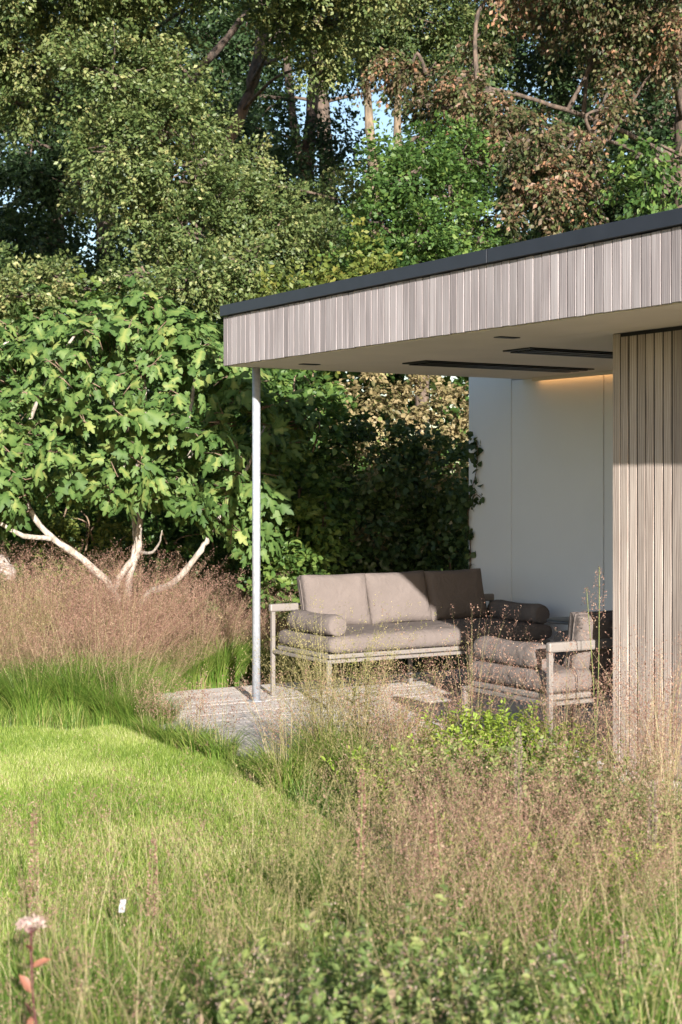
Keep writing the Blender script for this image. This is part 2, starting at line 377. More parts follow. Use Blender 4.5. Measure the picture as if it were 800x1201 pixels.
# ------------------------------------------------------------------ deck
DSTEP = 2.26; DV = -.06
deck = tag(obj('deck', box_mesh('deck_frame', -.80, 6.3, DV + .03, WALLV - .01, GZ, -.03), M['twig'], None, C0, (0, 0, RZ)), kind='structure')
obj('deck_frame', box_mesh('deck_frame', -.80, DSTEP - .02, -.85, DV + .029, GZ, -.031), M['twig'], deck)
pl = [box_mesh('deck_board', 0, .14 - g, -.87, WALLV - .004, -.028, 0, .0008) for g in (.003, .0035)]
ps = [box_mesh('deck_board', 0, .14 - g, DV, WALLV - .004, -.028, 0, .0008) for g in (.003, .0035)]
k = 0; u = -.82
while u < 6.2:
    obj('deck_board', (pl if u < DSTEP - .1 else ps)[k % 2], M['deck'], deck, (u, random.uniform(-.006, .006), random.uniform(-.002, .0006) - .001)); u += .14; k += 1

# ------------------------------------------------------------------ upholstery
def cushion_mesh(name, w, h, d, n=14, m=6, soft=.42, seed=0):
    """pillow: w wide (x), h tall (z), d thick (y); pinched edges, full middle"""
    rr = np.random.default_rng(seed)
    bm = bmesh.new(); bmesh.ops.create_cube(bm, size=2)
    bmesh.ops.subdivide_edges(bm, edges=bm.edges[:], cuts=17, use_grid_fill=True)
    ph = rr.uniform(0, 6, 6)
    for vtx in bm.verts:
        x, y, z = vtx.co
        e = (1 - abs(x) ** 5) * (1 - abs(z) ** 5)
        th = (1 - soft) + soft * max(e, 0) ** .45
        y2 = y * th
        cx = 1 - .045 * (1 - abs(z) ** 2) * abs(x) ** 3; cz = 1 - .05 * (1 - abs(x) ** 2) * abs(z) ** 3
        wr = .03 * math.sin(5 * x + ph[0]) * math.sin(4 * z + ph[1]) + .035 * math.sin(9 * x * z + ph[2]) + .03 * math.sin(11 * (x + z) + ph[3]) * abs(x * z)
        r = (abs(x) ** 8 + abs(z) ** 8 + abs(y) ** 8) ** (1 / 8)
        q = 1 / max(r, 1) if r > 0 else 1
        vtx.co = (x * cx * w / 2 * (.6 + .4 * q), (y2 + wr * e) * d / 2, z * cz * h / 2 * (.6 + .4 * q))
    bmesh.ops.recalc_face_normals(bm, faces=bm.faces[:])
    return bm_mesh(name, bm, True)
def piping(path, r=.006, n=6):
    v_, t_ = tube(path + [path[0]], [r] * (len(path) + 1), n); return np_mesh('piping', v_, t_, smooth=True)
def slab_mesh(name, x0, x1, y0, y1, z0, z1, rad=.05, crown=.02):
    """seat mattress with rounded corners and a slightly crowned top"""
    bm = bmesh.new(); bmesh.ops.create_cube(bm, size=2)
    bmesh.ops.subdivide_edges(bm, edges=bm.edges[:], cuts=15, use_grid_fill=True)
    hx, hy, hz = (x1 - x0) / 2, (y1 - y0) / 2, (z1 - z0) / 2; cx, cy, cz = (x0 + x1) / 2, (y0 + y1) / 2, (z0 + z1) / 2
    for vtx in bm.verts:
        p = Vector((math.copysign(abs(vtx.co.x) ** .6, vtx.co.x) * hx, math.copysign(abs(vtx.co.y) ** .6, vtx.co.y) * hy, vtx.co.z * hz))
        q = Vector((max(-hx + rad, min(hx - rad, p.x)), max(-hy + rad, min(hy - rad, p.y)), max(-hz + rad, min(hz - rad, p.z))))
        dlt = p - q
        if dlt.length > 1e-6:
            mx = max(abs(dlt.x), abs(dlt.y), abs(dlt.z)); p = q + dlt * (mx / dlt.length)
        e = max(0, (1 - (p.x / hx) ** 4)) * max(0, (1 - (p.y / hy) ** 4))
        p.z += crown * e * (1 if p.z > 0 else 0) + .006 * math.sin(7 * p.x + 3 * p.y) * e
        vtx.co = (p.x + cx, p.y + cy, p.z + cz)
    bmesh.ops.recalc_face_normals(bm, faces=bm.faces[:])
    return bm_mesh(name, bm, True)
def bolster_mesh(name, length, r):
    """round bolster along x with softly domed ends"""
    ts = [0, .004, .02, .06, .12, .3, .5, .7, .88, .94, .98, .996, 1]
    path = []; rad = []
    for t in ts:
        e = min(t, 1 - t) * length
        path.append((t * length, 0, -.012 * math.sin(math.pi * t)))
        rad.append(r * (.70 if e <= 0 else min(1, .80 + .2 * math.sqrt(min(1, e / .06)))) * (1 + .02 * math.sin(9 * t)))
    v_, t_ = tube(path, rad, 20)
    v_[:, 2] = np.where(v_[:, 2] < -r * .72, -r * .72 + (v_[:, 2] + r * .72) * .25, v_[:, 2])
    return np_mesh(name, v_, t_, smooth=True)
def seat_furniture(name, label, cat, width, depth, cushions, origin, rz, legs, shift=0):
    """local: y along the back (0..width), x from back (0) to front (depth). Back rail at x = 0."""
    t = thing(name, label, cat, origin, rz)
    s = .016; RAIL = .36; BACK = .685
    for k, y in enumerate(legs):
        yy = min(max(y, s), width - s)
        obj('leg', box_mesh('leg', -s, s, yy - s, yy + s, .001, BACK - .03 if k in (0, len(legs) - 1) else RAIL - .026, .004), M['frame'], t)
        obj('leg', box_mesh('leg', depth - s, depth + s, yy - s, yy + s, .001, RAIL - .026, .004), M['frame'], t)
    fr = obj('seat_frame', box_mesh('seat_frame', depth - s - .002, depth + s + .002, -.002, width + .002, RAIL - .025, RAIL, .004), M['frame'], t)
    obj('rail', box_mesh('rail', .018, depth - s - .003, 0, .034, RAIL - .0245, RAIL - .001, .004), M['frame'], fr)
    obj('rail', box_mesh('rail', .018, depth - s - .003, width - .034, width, RAIL - .0245, RAIL - .001, .004), M['frame'], fr)
    obj('rail', box_mesh('rail', -.017, .017, .034, width - .034, RAIL - .0245, RAIL - .001, .004), M['frame'], fr)
    obj('seat_base', box_mesh('seat_base', .03, depth - .03, .04, width - .04, RAIL + .001, RAIL + .035, .008), M['frame'], t)
    # flat back rail with rolled end
    bk = obj('back_rail', box_mesh('back_rail', -.03, .012, -.01, width + .01, BACK - .03, BACK + .03, .012), M['frame'], t)
    st = obj('seat_cushion', slab_mesh('seat_cushion', .02, depth + .01, .03, width - .03, RAIL + .036, RAIL + .165, .055), M['fabric'], t)
    r = .088
    for y in (.03 + r, width - .03 - r):
        b = obj('bolster', bolster_mesh('bolster', depth * .76, r), M['fabric'], t, (.17, y, RAIL + .165 + r * .86))
        for e in (.004, depth * .76 - .004):
            pth = [(e, math.cos(a) * r * .80, math.sin(a) * r * .80 - .001) for a in np.linspace(0, 2 * math.pi, 18, endpoint=False)]
            obj('piping', piping(pth, .005), M['fabric'], b)
    w0 = .03 + 2 * r + .005
    cwid = (width - 2 * w0) / cushions
    for k in range(cushions):
        ch = .43 if cushions > 1 else .36
        c = obj('back_cushion', cushion_mesh('back_cushion', cwid * 1.03, ch, .20, seed=k + cushions), M['fabric'], t,
                (.125 + random.uniform(-.01, .01), w0 + cwid * (k + .5) + shift, RAIL + .165 + ch * .47), (math.radians(-14 + random.uniform(-2, 2)), 0, 0))
        c.rotation_euler = (Matrix.Rotation(math.radians(-14 + random.uniform(-2, 2)), 3, 'Y') @ Matrix.Rotation(math.radians(90), 3, 'Z') @ Matrix.Rotation(random.uniform(-.02, .02), 3, 'Y')).to_euler()
        hw, hh = cwid * 1.03 * .5, ch * .5
        rim = [(-1 + q / 5, -1) for q in range(10)] + [(1, -1 + q / 5) for q in range(10)] + [(1 - q / 5, 1) for q in range(10)] + [(-1, 1 - q / 5) for q in range(10)]
        pth = []
        for x_, z_ in rim:
            qq = 1 / (abs(x_) ** 8 + abs(z_) ** 8) ** (1 / 8)
            pth.append((x_ * (1 - .045 * (1 - z_ * z_) * abs(x_) ** 3) * hw * (.6 + .4 * qq), 0, z_ * (1 - .05 * (1 - x_ * x_) * abs(z_) ** 3) * hh * (.6 + .4 * qq)))
        obj('piping', piping(pth, .0055), M['fabric'], c)
    return t
sofa = seat_furniture('sofa', 'long taupe sofa with three back cushions and two bolsters behind the steel post', 'sofa', 2.16, .85, 3, loc(-.18, .509), RZ, (0, 1.31, 2.16))
# the armchair looks at the sofa: its back is towards the clad wall
chair = seat_furniture('armchair', 'taupe armchair with bolsters seen from behind, beside the timber clad wall', 'armchair', .90, .85, 1, loc(3.2, .52 + .90), RZ + math.pi, (0, .90), -.07)
# low dark side table between them
tb = thing('side_table', 'small dark round side table behind the armchair in the shade', 'side table', loc(1.45, 2.2), RZ)
v_, t_ = tube([(0, 0, .618), (0, 0, .622), (0, 0, .640), (0, 0, .644)], [.20, .21, .21, .20], 32); obj('table_top', np_mesh('table_top', v_, t_), M['table'], tb)
v_, t_ = tube([(0, 0, .012), (0, 0, .617)], [.02, .02], 12); obj('leg', np_mesh('leg', v_, t_, smooth=True), M['table'], tb)
v_, t_ = tube([(0, 0, .001), (0, 0, .011)], [.15, .14], 28); obj('base', np_mesh('base', v_, t_), M['table'], tb)

# ------------------------------------------------------------------ trees
def foliage(acc, masses, per_m2, n_leaf, spray_r, leaf, droop=.25, flat=.3, fine=False, shell=.55, wl=.6, rshift=0.0):
    """masses: (centre, (rx,ry,rz)); sprays of leaves on the outer part of every mass"""
    tips = []
    for c, r in masses:
        c = np.array(c); r = np.array(r)
        area = 4 * math.pi * ((r[0] * r[1]) ** 1.6 / 3 + (r[0] * r[2]) ** 1.6 / 3 + (r[1] * r[2]) ** 1.6 / 3) ** (1 / 1.6)
        ns = max(6, int(area * per_m2 * (.4 if (c[2] - EYE) / c[1] * F > HOR + 75 else 1)))
        o = rand_unit(ns); rad = shell + (1 - shell) * rng.random(ns) ** .5
        # uneven outline
        rad *= 1 + .26 * np.sin(o[:, 0] * 5 + c[0] * 3) * np.sin(o[:, 2] * 6 + c[2]) + rng.normal(0, .06, ns)
        p = c + o * r * rad[:, None]
        tips.append(p)
        t = unit(o / r + rng.normal(0, .45, (ns, 3)) + np.array([0, 0, -.1]))
        lat = unit(np.cross(t, rng.normal(0, .25, (ns, 3)) + np.array([0, 0, 1.0])))
        up = np.cross(lat, t)
        sp_r = spray_r * rng.uniform(.6, 1.25, ns)
        tone = rng.normal(0, .17, ns) + rng.normal(0, .09)
        s = rng.uniform(-.5, 1, (ns, n_leaf)); q = rng.uniform(-1, 1, (ns, n_leaf)) * .65 * (1 - .5 * np.abs(s)); h = rng.normal(0, flat, (ns, n_leaf)) * .6
        pos = p[:, None] + sp_r[:, None, None] * (t[:, None] * s[..., None] + lat[:, None] * q[..., None] + up[:, None] * h[..., None])
        pos[..., 2] -= droop * sp_r[:, None] * (s + .5) ** 2 * .5
        ax = t[:, None] * .6 + lat[:, None] * np.sign(q)[..., None] * .8 + rng.normal(0, .45, (ns, n_leaf, 3)); ax[..., 2] -= droop
        no = up[:, None] * .7 + o[:, None] * .35 + rng.normal(0, .5, (ns, n_leaf, 3))
        L = leaf * rng.uniform(.6, 1.2, (ns, n_leaf))
        rr = np.clip(.45 + rshift + tone[:, None] + rng.normal(0, .2, (ns, n_leaf)), 0, 1)
        leaves(acc, pos.reshape(-1, 3), ax.reshape(-1, 3), no.reshape(-1, 3), L.ravel(), L.ravel() * wl, rr.ravel(), fine)
    return tips
def limbs(acc, path, r0, r1, n=9, wob=.06):
    P = [Vector(p) for p in path]; out = []; k = len(P)
    # Catmull-Rom through the points
    for i in range(k - 1):
        p0 = P[max(i - 1, 0)]; p1 = P[i]; p2 = P[i + 1]; p3 = P[min(i + 2, k - 1)]
        for s in range(5):
            t = s / 5
            out.append(.5 * ((2 * p1) + (p2 - p0) * t + (2 * p0 - 5 * p1 + 4 * p2 - p3) * t * t + (3 * p1 - p0 - 3 * p2 + p3) * t ** 3))
    out.append(P[-1])
    m = len(out)
    for i in range(1, m - 1): out[i] += Vector(rng.normal(0, wob * r0, 3))
    rad = [r0 + (r1 - r0) * (i / (m - 1)) for i in range(m)]
    rad = [r * (1 + .07 * math.sin(i * 1.7)) for i, r in enumerate(rad)]
    v_, t_ = tube(out, rad, n); acc.add(v_, t_); return out
def tree(name, label, base, trunk_paths, masses, leafmat, barkmat, per_m2=9, n_leaf=34, spray_r=.34, leaf=.085, droop=.25, twig_frac=.12, group=None, fine=False, shell=.55, wl=.6, **kw):
    t = thing(name, label, 'tree', base, 0, group)
    a = Acc(); pts = []
    for path, r0, r1 in trunk_paths: pts += limbs(a, path, r0, r1)
    l = Acc(); tips = foliage(l, masses, per_m2, n_leaf, spray_r, leaf, droop, fine=fine, shell=shell, wl=wl, **kw)
    P = np.array([tuple(p) for p in pts])
    for (c, r), tp in zip(masses, tips):
        c = np.array(c); j = np.argmin(((P - c) ** 2).sum(1) + np.maximum(0, P[:, 2] - c[2]) * 4)
        mid = (P[j] + c) / 2 + rng.normal(0, .15, 3)
        limbs(a, [P[j], mid, c], .03 + .015 * min(r), .012, 6)
        sel = tp[rng.random(len(tp)) < twig_frac]
        for q in sel:
            v_, t_ = tube([c + rng.normal(0, .1, 3), (c + q) / 2 + rng.normal(0, .08, 3), q], [.017, .012, .005], 4); a.add(v_, t_)
    b = Vector(base)
    obj('trunk', a.mesh('trunk', b, True), barkmat, t)
    cr = obj('crown', l.mesh('crown', b), leafmat, t); cr['kind'] = 'stuff'
    return t
def ms(*rows, k=1.0):
    """(px, py, depth, rx px, rz px, ry m) -> masses"""
    out = []
    rows = [(a, b, c, rx * k, rz * k, ry) for a, b, c, rx, rz, ry in rows]
    for px, py, d, rx, rz, ry in rows:
        s = F / d; out.append((at(px, py, d), (rx / s, ry, rz / s)))
    return out
def P_(*rows): return [at(*r) for r in rows]
def G(px, d): return Vector((gx(px, d), d, GZ))

# 1. large oak at the left, lit sprays in front of dark gaps
tree('oak_tree', 'large spreading oak at the left with sunlit sprays and a reddish trunk', G(195, 21),
     [([G(195, 21), at(192, 420, 21), at(196, 300, 21), at(188, 200, 21), at(160, 90, 21.2), at(130, -80, 21.4)], .19, .09),
      ([at(196, 290, 21), at(240, 205, 21.6), at(285, 130, 22), at(306, 40, 22.2), at(300, -90, 22)], .12, .07),
      ([at(190, 230, 21), at(120, 150, 21), at(50, 110, 21), at(-40, 70, 20.8)], .08, .04),
      ([at(240, 205, 21.6), at(220, 110, 22.5), at(270, 40, 22.6), at(330, -40, 22.6)], .08, .04)],
     ms((20, 50, 19.6, 58, 52, .8), (95, 25, 19.2, 64, 50, .8), (160, 30, 19.4, 54, 44, .8), (135, 95, 18.9, 56, 44, .8), (185, 150, 18.9, 50, 44, .75), (140, 175, 18.8, 46, 42, .7), (205, 95, 19.2, 34, 36, .6),
        (215, 205, 18.9, 42, 36, .7), (160, 240, 19.2, 40, 28, .6), (235, 270, 19.0, 46, 34, .6), (275, 235, 19.4, 40, 30, .6), (325, 255, 19.6, 44, 32, .6), (355, 295, 19.8, 40, 32, .6),
        (15, 115, 19.8, 34, 30, .7), (330, 15, 19.9, 40, 36, .7), (385, 20, 20.2, 46, 40, .7), (375, 75, 20.4, 26, 16, .4), (30, 345, 19.3, 40, 26, .6), (285, 310, 18.8, 46, 30, .6), (230, 325, 18.7, 44, 28, .6), (170, 320, 18.9, 36, 26, .5),
        (100, 215, 20.5, 22, 16, .4), (60, 330, 20.0, 36, 20, .5), (400, 235, 21.6, 30, 24, .5), (-30, 330, 19.6, 40, 40, .6), (-40, 20, 19.5, 50, 60, .7), (245, 155, 20.0, 22, 16, .4), (300, 190, 20.6, 24, 14, .4),
        (30, -40, 18.6, 70, 45, .9), (130, -50, 18.4, 80, 50, .9), (240, -50, 18.8, 70, 40, .9), (340, -50, 19.0, 70, 44, .9), (430, -40, 19.6, 60, 46, .9), (90, -150, 17.6, 120, 60, 1.2), (280, -150, 17.8, 130, 60, 1.2), (20, -260, 17, 130, 70, 1.4), (240, -270, 17, 150, 70, 1.4), (430, -170, 18, 110, 70, 1.2), (430, -290, 17.4, 120, 70, 1.3)),
     M['oak'], M['bark'], per_m2=22, n_leaf=56, spray_r=.26, leaf=.066, shell=.7)
# 2. trees behind it, leaf colour darkened to stand in for crown shade
tree('shade_toned_tree', 'dark green tree behind the left oak with shade put into its leaf colour', G(60, 27),
     [([G(60, 27), at(62, 300, 27), at(80, 120, 27), at(70, -80, 27)], .22, .08)],
     ms((30, 170, 26.4, 75, 60, 1.0), (90, 210, 26.4, 60, 30, .9), (20, 290, 26, 60, 46, 1.0), (70, 350, 25, 80, 46, 1.0), (150, 340, 25.6, 60, 46, .9), (-20, 330, 25, 60, 80, 1), (60, 90, 27, 80, 50, 1), (-20, 80, 27, 70, 90, 1), (140, 130, 27, 70, 50, 1), (210, 250, 27, 60, 40, 1),
        (170, 420, 25, 90, 60, 1), (40, 440, 25, 100, 60, 1), (260, 410, 25, 80, 60, 1)),
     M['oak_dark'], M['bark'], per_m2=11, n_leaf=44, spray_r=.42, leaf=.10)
tree('shade_toned_tree', 'shade toned tree with a forked upright stem between the oak and the copper tree', G(352, 26.5),
     [([G(352, 26.5), at(356, 340, 26.5), at(360, 205, 26.4), at(366, 120, 26.4), at(372, 30, 26.5), at(380, -90, 26.5)], .15, .07),
      ([at(360, 215, 26.4), at(345, 150, 26.2), at(335, 60, 26.3), at(320, -60, 26)], .09, .05)],
     ms((300, 150, 26, 46, 44, .8), (260, 120, 26.8, 46, 46, .8), (395, 165, 26.2, 30, 20, .8), (330, 205, 25.6, 55, 30, .8), (410, 275, 25.6, 52, 46, .8), (300, 290, 25.2, 80, 50, 1), (390, 330, 25, 70, 50, 1), (350, 380, 25, 90, 60, 1),
        (290, 60, 27, 60, 40, .9), (410, 70, 27.4, 36, 22, .9), (360, -20, 27, 90, 60, 1), (440, 20, 27, 50, 50, 1), (240, 40, 27, 50, 50, 1)),
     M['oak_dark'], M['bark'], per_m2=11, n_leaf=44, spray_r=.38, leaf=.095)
# 3. slim pale-stemmed tree in the middle
tree('birch_like_tree', 'slim tree with two pale bare stems left of the copper tree', G(430, 23.5),
     [([G(440, 23.5), at(440, 260, 23.5), at(436, 180, 23.4), at(430, 110, 23.4), at(420, 30, 23.5), at(415, -60, 23.5)], .085, .05),
      ([G(470, 23.6), at(468, 250, 23.6), at(466, 140, 23.6), at(470, 40, 23.6), at(478, -60, 23.6)], .08, .04)],
     ms((450, 35, 23, 42, 32, .7), (500, 20, 22.8, 50, 34, .7), (545, 55, 23, 40, 30, .7), (425, 45, 23.2, 26, 20, .6), (485, 70, 24, 30, 20, .6), (560, 15, 23.4, 46, 30, .7), (500, -50, 22.4, 110, 40, 1), (500, -150, 21, 110, 60, 1), (470, 330, 23, 60, 40, .8), (450, 215, 23.8, 20, 14, .4)),
     M['oak'], M['bark_pale'], per_m2=18, n_leaf=46, spray_r=.28, leaf=.07, rshift=-.08, shell=.7)
# 4. fresh green tree above the roof
tree('hornbeam_tree', 'fresh green leafy tree rising above the middle of the roof', G(495, 17.5),
     [([G(495, 17.5), at(495, 330, 17.5), at(490, 230, 17.4), at(480, 170, 17.5)], .10, .03), ([at(495, 330, 17.5), at(530, 250, 17.3), at(550, 190, 17.4)], .06, .02)],
     ms((452, 190, 17.3, 26, 30, .5), (478, 215, 16.9, 34, 34, .55), (520, 230, 17.0, 36, 38, .55), (540, 185, 17.4, 26, 30, .5), (445, 262, 16.9, 34, 30, .55), (495, 280, 16.7, 36, 30, .55), (550, 280, 17, 34, 34, .55), (430, 315, 17, 34, 24, .5), (505, 170, 17.8, 26, 26, .4), (585, 330, 17.2, 40, 30, .5), (470, 345, 16.9, 60, 36, .6), (530, 325, 16.8, 30, 26, .5)),
     M['green'], M['bark'], per_m2=28, n_leaf=38, spray_r=.22, leaf=.066, shell=.7)
# 5. copper beech hanging over the roof from the right
cop = [(450, 76, 19.2, 20, 12, .4), (480, 88, 18.8, 26, 14, .45), (515, 100, 18.5, 28, 16, .45), (500, 125, 18.4, 22, 13, .4), (545, 112, 18.2, 30, 18, .5), (580, 130, 18.0, 32, 18, .5), (548, 140, 18.1, 26, 14, .45), (615, 145, 17.8, 32, 20, .5), (590, 165, 17.6, 26, 18, .4),
       (640, 172, 17.3, 32, 20, .5), (612, 195, 17.2, 22, 20, .35), (668, 168, 17.4, 26, 18, .4), (655, 205, 17.0, 24, 24, .35), (688, 195, 17.2, 22, 26, .35), (606, 225, 17.1, 14, 22, .25), (640, 238, 16.9, 14, 24, .25), (598, 256, 17.0, 9, 22, .15), (668, 238, 16.9, 13, 22, .2), (692, 232, 17, 9, 26, .15), (648, 262, 16.9, 8, 16, .12),
       (560, 62, 19.2, 30, 10, .4), (700, 40, 18.8, 36, 18, .5), (745, 25, 18.4, 40, 20, .5), (790, 35, 18.2, 40, 22, .5), (726, 85, 18.4, 16, 30, .3), (725, 125, 18.4, 12, 24, .2), (770, 75, 18.6, 26, 14, .4), (660, 22, 19.4, 40, 14, .5), (720, -30, 18.4, 80, 36, .8), (800, -40, 18.2, 80, 40, .8), (610, -30, 19.2, 60, 36, .7)]
tree('copper_beech_tree', 'copper brown beech whose drooping branches hang over the roof', G(800, 20.9),
     [([G(800, 20.9), at(802, 260, 20.9), at(800, 120, 20.8), at(790, -80, 20.6)], .15, .09),
      ([at(800, 190, 20.8), at(720, 150, 19.8), at(630, 118, 18.6), at(560, 100, 18.6), at(470, 82, 19)], .04, .012),
      ([at(800, 220, 20.8), at(740, 175, 19.6), at(670, 160, 17.8), at(640, 190, 17.2)], .035, .012),
      ([at(800, 140, 20.8), at(790, 80, 19.4), at(800, 20, 18.6)], .04, .02)],
     ms(*cop), M['copper'], M['bark'], per_m2=27, n_leaf=36, spray_r=.20, leaf=.066, droop=.9, shell=.6)
# 6. dark evergreen mass behind the beech, with a lit green fringe
tree('evergreen_tree', 'dark evergreen tree at the right behind the copper beech', G(770, 24),
     [([G(770, 24), at(770, 200, 24), at(765, 0, 24), at(760, -120, 24)], .25, .1)],
     ms((700, 230, 23, 60, 50, .9), (760, 220, 22.6, 60, 60, .9), (790, 130, 23, 60, 60, .9), (640, 250, 23.4, 60, 40, .9), (720, 110, 24, 60, 50, 1), (640, 60, 24.5, 60, 40, 1), (690, 60, 24.5, 60, 50, 1), (780, 20, 24, 70, 60, 1), (830, 240, 22, 70, 70, 1), (600, 180, 24.5, 50, 40, .9), (560, 330, 23, 70, 50, 1), (660, 330, 22, 90, 60, 1), (720, -60, 22, 120, 60, 1.2), (730, -170, 20.5, 150, 70, 1.4), (740, -290, 20, 150, 70, 1.4)),
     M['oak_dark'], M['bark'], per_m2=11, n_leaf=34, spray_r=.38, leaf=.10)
tree('small_green_tree', 'small green tree just above the roof at the right edge', G(775, 16.5),
     [([G(775, 16.5), at(778, 260, 16.5), at(775, 215, 16.4), at(770, 175, 16.5)], .04, .015)],
     ms((745, 180, 16.3, 14, 18, .25), (775, 170, 16.2, 16, 14, .25), (762, 220, 16.1, 20, 20, .3), (795, 215, 16.2, 20, 26, .3), (728, 205, 16.5, 10, 22, .2), (800, 170, 16.5, 14, 14, .25), (790, 255, 16.2, 30, 20, .35), (745, 250, 16.3, 16, 16, .25)),
     M['green'], M['bark'], per_m2=18, n_leaf=20, spray_r=.2, leaf=.085, droop=.6, rshift=.12)

for lab, px, rows in (('far green tree filling the gaps behind the left oak', 120, ((-20, 40), (60, 120), (140, 40), (200, 150), (30, 230), (120, 230), (190, 320), (60, 330), (-30, 150), (100, -40), (220, 60), (-20, 300))),
                      ('far green tree filling the gaps between oak and copper beech', 380, ((300, 40), (300, 190), (340, 270), (440, 280), (270, 260), (330, -40), (430, -30), (500, 200), (520, 90), (250, 110))),
                      ('far green tree filling the gaps behind the copper beech', 660, ((590, 60), (640, 160), (720, 60), (790, 150), (700, 250), (600, 260), (800, 30), (560, 170), (660, -30), (780, 260), (560, 10)))):
    tree('far_tree', lab, G(px, 33), [([G(px, 33), at(px + 5, 250, 33), at(px - 8, 60, 33), at(px, -60, 33)], .25, .08)],
         ms(*[(a, b, 32.5 + rng.normal(0, .6), 62, 48, 1.2) for a, b in rows]), M['oak_dark'], M['bark'], per_m2=5.5, n_leaf=40, spray_r=.5, leaf=.13, group='far trees closing the background', rshift=.2)

def shrub(name, label, base, masses, mat, per_m2=22, n_leaf=26, spray_r=.17, leaf=.06, cat='shrub', group=None, stems=7, shell=.7, wl=.6, droop=.2, fine=False, rshift=0, stemmat='twig', sr=.012):
    t = thing(name, label, cat, base, 0, group)
    l = Acc(); tips = foliage(l, masses, per_m2, n_leaf, spray_r, leaf, droop, shell=shell, wl=wl, fine=fine, rshift=rshift)
    a = Acc(); b = Vector(base)
    for k in range(stems):
        c, r = masses[k % len(masses)]; q = tips[k % len(masses)][rng.integers(len(tips[k % len(masses)]))]
        st = b + Vector((rng.normal(0, .08), rng.normal(0, .08), 0)); mid = st.lerp(Vector(c), .5) + Vector(rng.normal(0, .05, 3))
        limbs(a, [st, mid, Vector(c), Vector(q)], sr * 1.4, sr * .4, 5)
    obj('stem', a.mesh('stem', b, True), M[stemmat], t)
    f = obj('foliage', l.mesh('foliage', b), mat, t); f['kind'] = 'stuff'
    return t
# shrub tips showing above the roof edge
shrub('yellow_shrub', 'yellow green shrub tips just above the left part of the roof edge', G(400, 16.2),
      ms((360, 345, 16.2, 26, 26, .3), (395, 325, 16.1, 24, 34, .3), (425, 305, 16.2, 22, 34, .3), (440, 330, 16.1, 30, 24, .3), (330, 350, 16.4, 26, 20, .3), (400, 370, 16.3, 90, 40, .5), (470, 345, 16.3, 24, 24, .3)),
      M['yellowgreen'], per_m2=18, spray_r=.2, leaf=.075, stems=1)

# hedges behind the terrace
def hedge(name, label, x0, x1, y0, y1, h, mat, per_m2=34, leaf=.075, n_leaf=20, spray_r=.2, cat='hedge', rshift=0, wl=.75):
    base = Vector(((x0 + x1) / 2, (y0 + y1) / 2, GZ)); t = thing(name, label, cat, base)
    l = Acc(); nx = max(2, int((x1 - x0) / .55)); nz = max(2, int(h / .5))
    mass = []
    for a in range(nx):
        for c in range(nz):
            z = GZ + (c + .5) * h / nz + rng.normal(0, .05)
            mass.append(((x0 + (a + .5) * (x1 - x0) / nx + rng.normal(0, .06), (y0 + y1) / 2 + rng.normal(0, .07), z), (.38, (y1 - y0) / 2, .36)))
    foliage(l, mass, per_m2 * .45, n_leaf, spray_r, leaf, .3, shell=.8, wl=wl, fine=True, rshift=rshift)
    a = Acc()
    for k in range(nx): limbs(a, [(mass[k * nz][0][0], base.y, GZ), (mass[k * nz][0][0] + .05, base.y, GZ + h * .25), (mass[k * nz][0][0], base.y, GZ + h * .5)], .02, .008, 5)
    obj('stem', a.mesh('stem', base, True), M['twig'], t)
    f = obj('foliage', l.mesh('foliage', base), mat, t); f['kind'] = 'stuff'
    return t
hedge('ivy_hedge', 'dense dark ivy hedge in the shade left of the white wall', gx(392, 14.4), gx(575, 14.4), 14.1, 14.9, 2.05, M['hedge'], per_m2=110, leaf=.065, spray_r=.15, rshift=.05)
hedge('beech_hedge', 'pale brown and green hedge catching the sun above the ivy', gx(395, 16.2), gx(640, 16.2), 15.9, 16.7, 2.75, M['beech'], per_m2=110, leaf=.055, spray_r=.14)
hedge('laurel_hedge', 'dark green hedge running behind the fig tree', gx(-80, 16.0), gx(390, 16.0), 15.8, 16.8, 2.9, M['green'], per_m2=44, leaf=.085, rshift=-.12)
hedge('tall_hedge', 'tall green hedge behind the brown one, seen just under the roof', -6.5, 7.0, 19.4, 20.6, 4.2, M['green'], per_m2=12, leaf=.13, spray_r=.26, rshift=-.1)
shrub('hazel_shrub', 'mid green leafy shrub between the steel post and the ivy hedge', G(350, 14.2),
      ms((330, 480, 14.2, 40, 40, .35), (375, 500, 14.3, 40, 36, .35), (330, 560, 13.9, 40, 40, .35), (370, 580, 14.1, 34, 40, .35), (320, 640, 13.8, 36, 40, .35), (365, 650, 14, 36, 36, .35), (345, 445, 14.4, 36, 22, .35), (330, 700, 13.9, 34, 40, .3)),
      M['green'], per_m2=24, n_leaf=26, spray_r=.18, leaf=.075, wl=.65, fine=True)
shrub('sunlit_tone_shrub', 'green shrub with sunlight put into its leaf colour just right of the steel post', G(340, 13.7),
      ms((320, 600, 13.7, 26, 30, .3), (350, 620, 13.6, 28, 30, .3), (325, 655, 13.6, 30, 28, .3), (365, 660, 13.7, 26, 26, .3), (380, 605, 13.9, 20, 26, .25), (340, 690, 13.6, 34, 24, .3), (315, 555, 13.9, 22, 24, .25)),
      M['green'], per_m2=26, n_leaf=24, spray_r=.16, leaf=.07, wl=.6, fine=True, rshift=.28)  # tone shift paints sunlight into the leaf colour of this added shrub
shrub('golden_shrub', 'yellow green shrub seen under the fig branches', G(100, 14.9),
      ms((60, 640, 14.9, 36, 26, .3), (105, 620, 14.8, 36, 30, .3), (140, 640, 14.9, 28, 26, .3), (15, 640, 15, 30, 34, .3), (100, 670, 14.8, 60, 26, .3)),
      M['yellowgreen'], per_m2=26, spray_r=.16, leaf=.055)

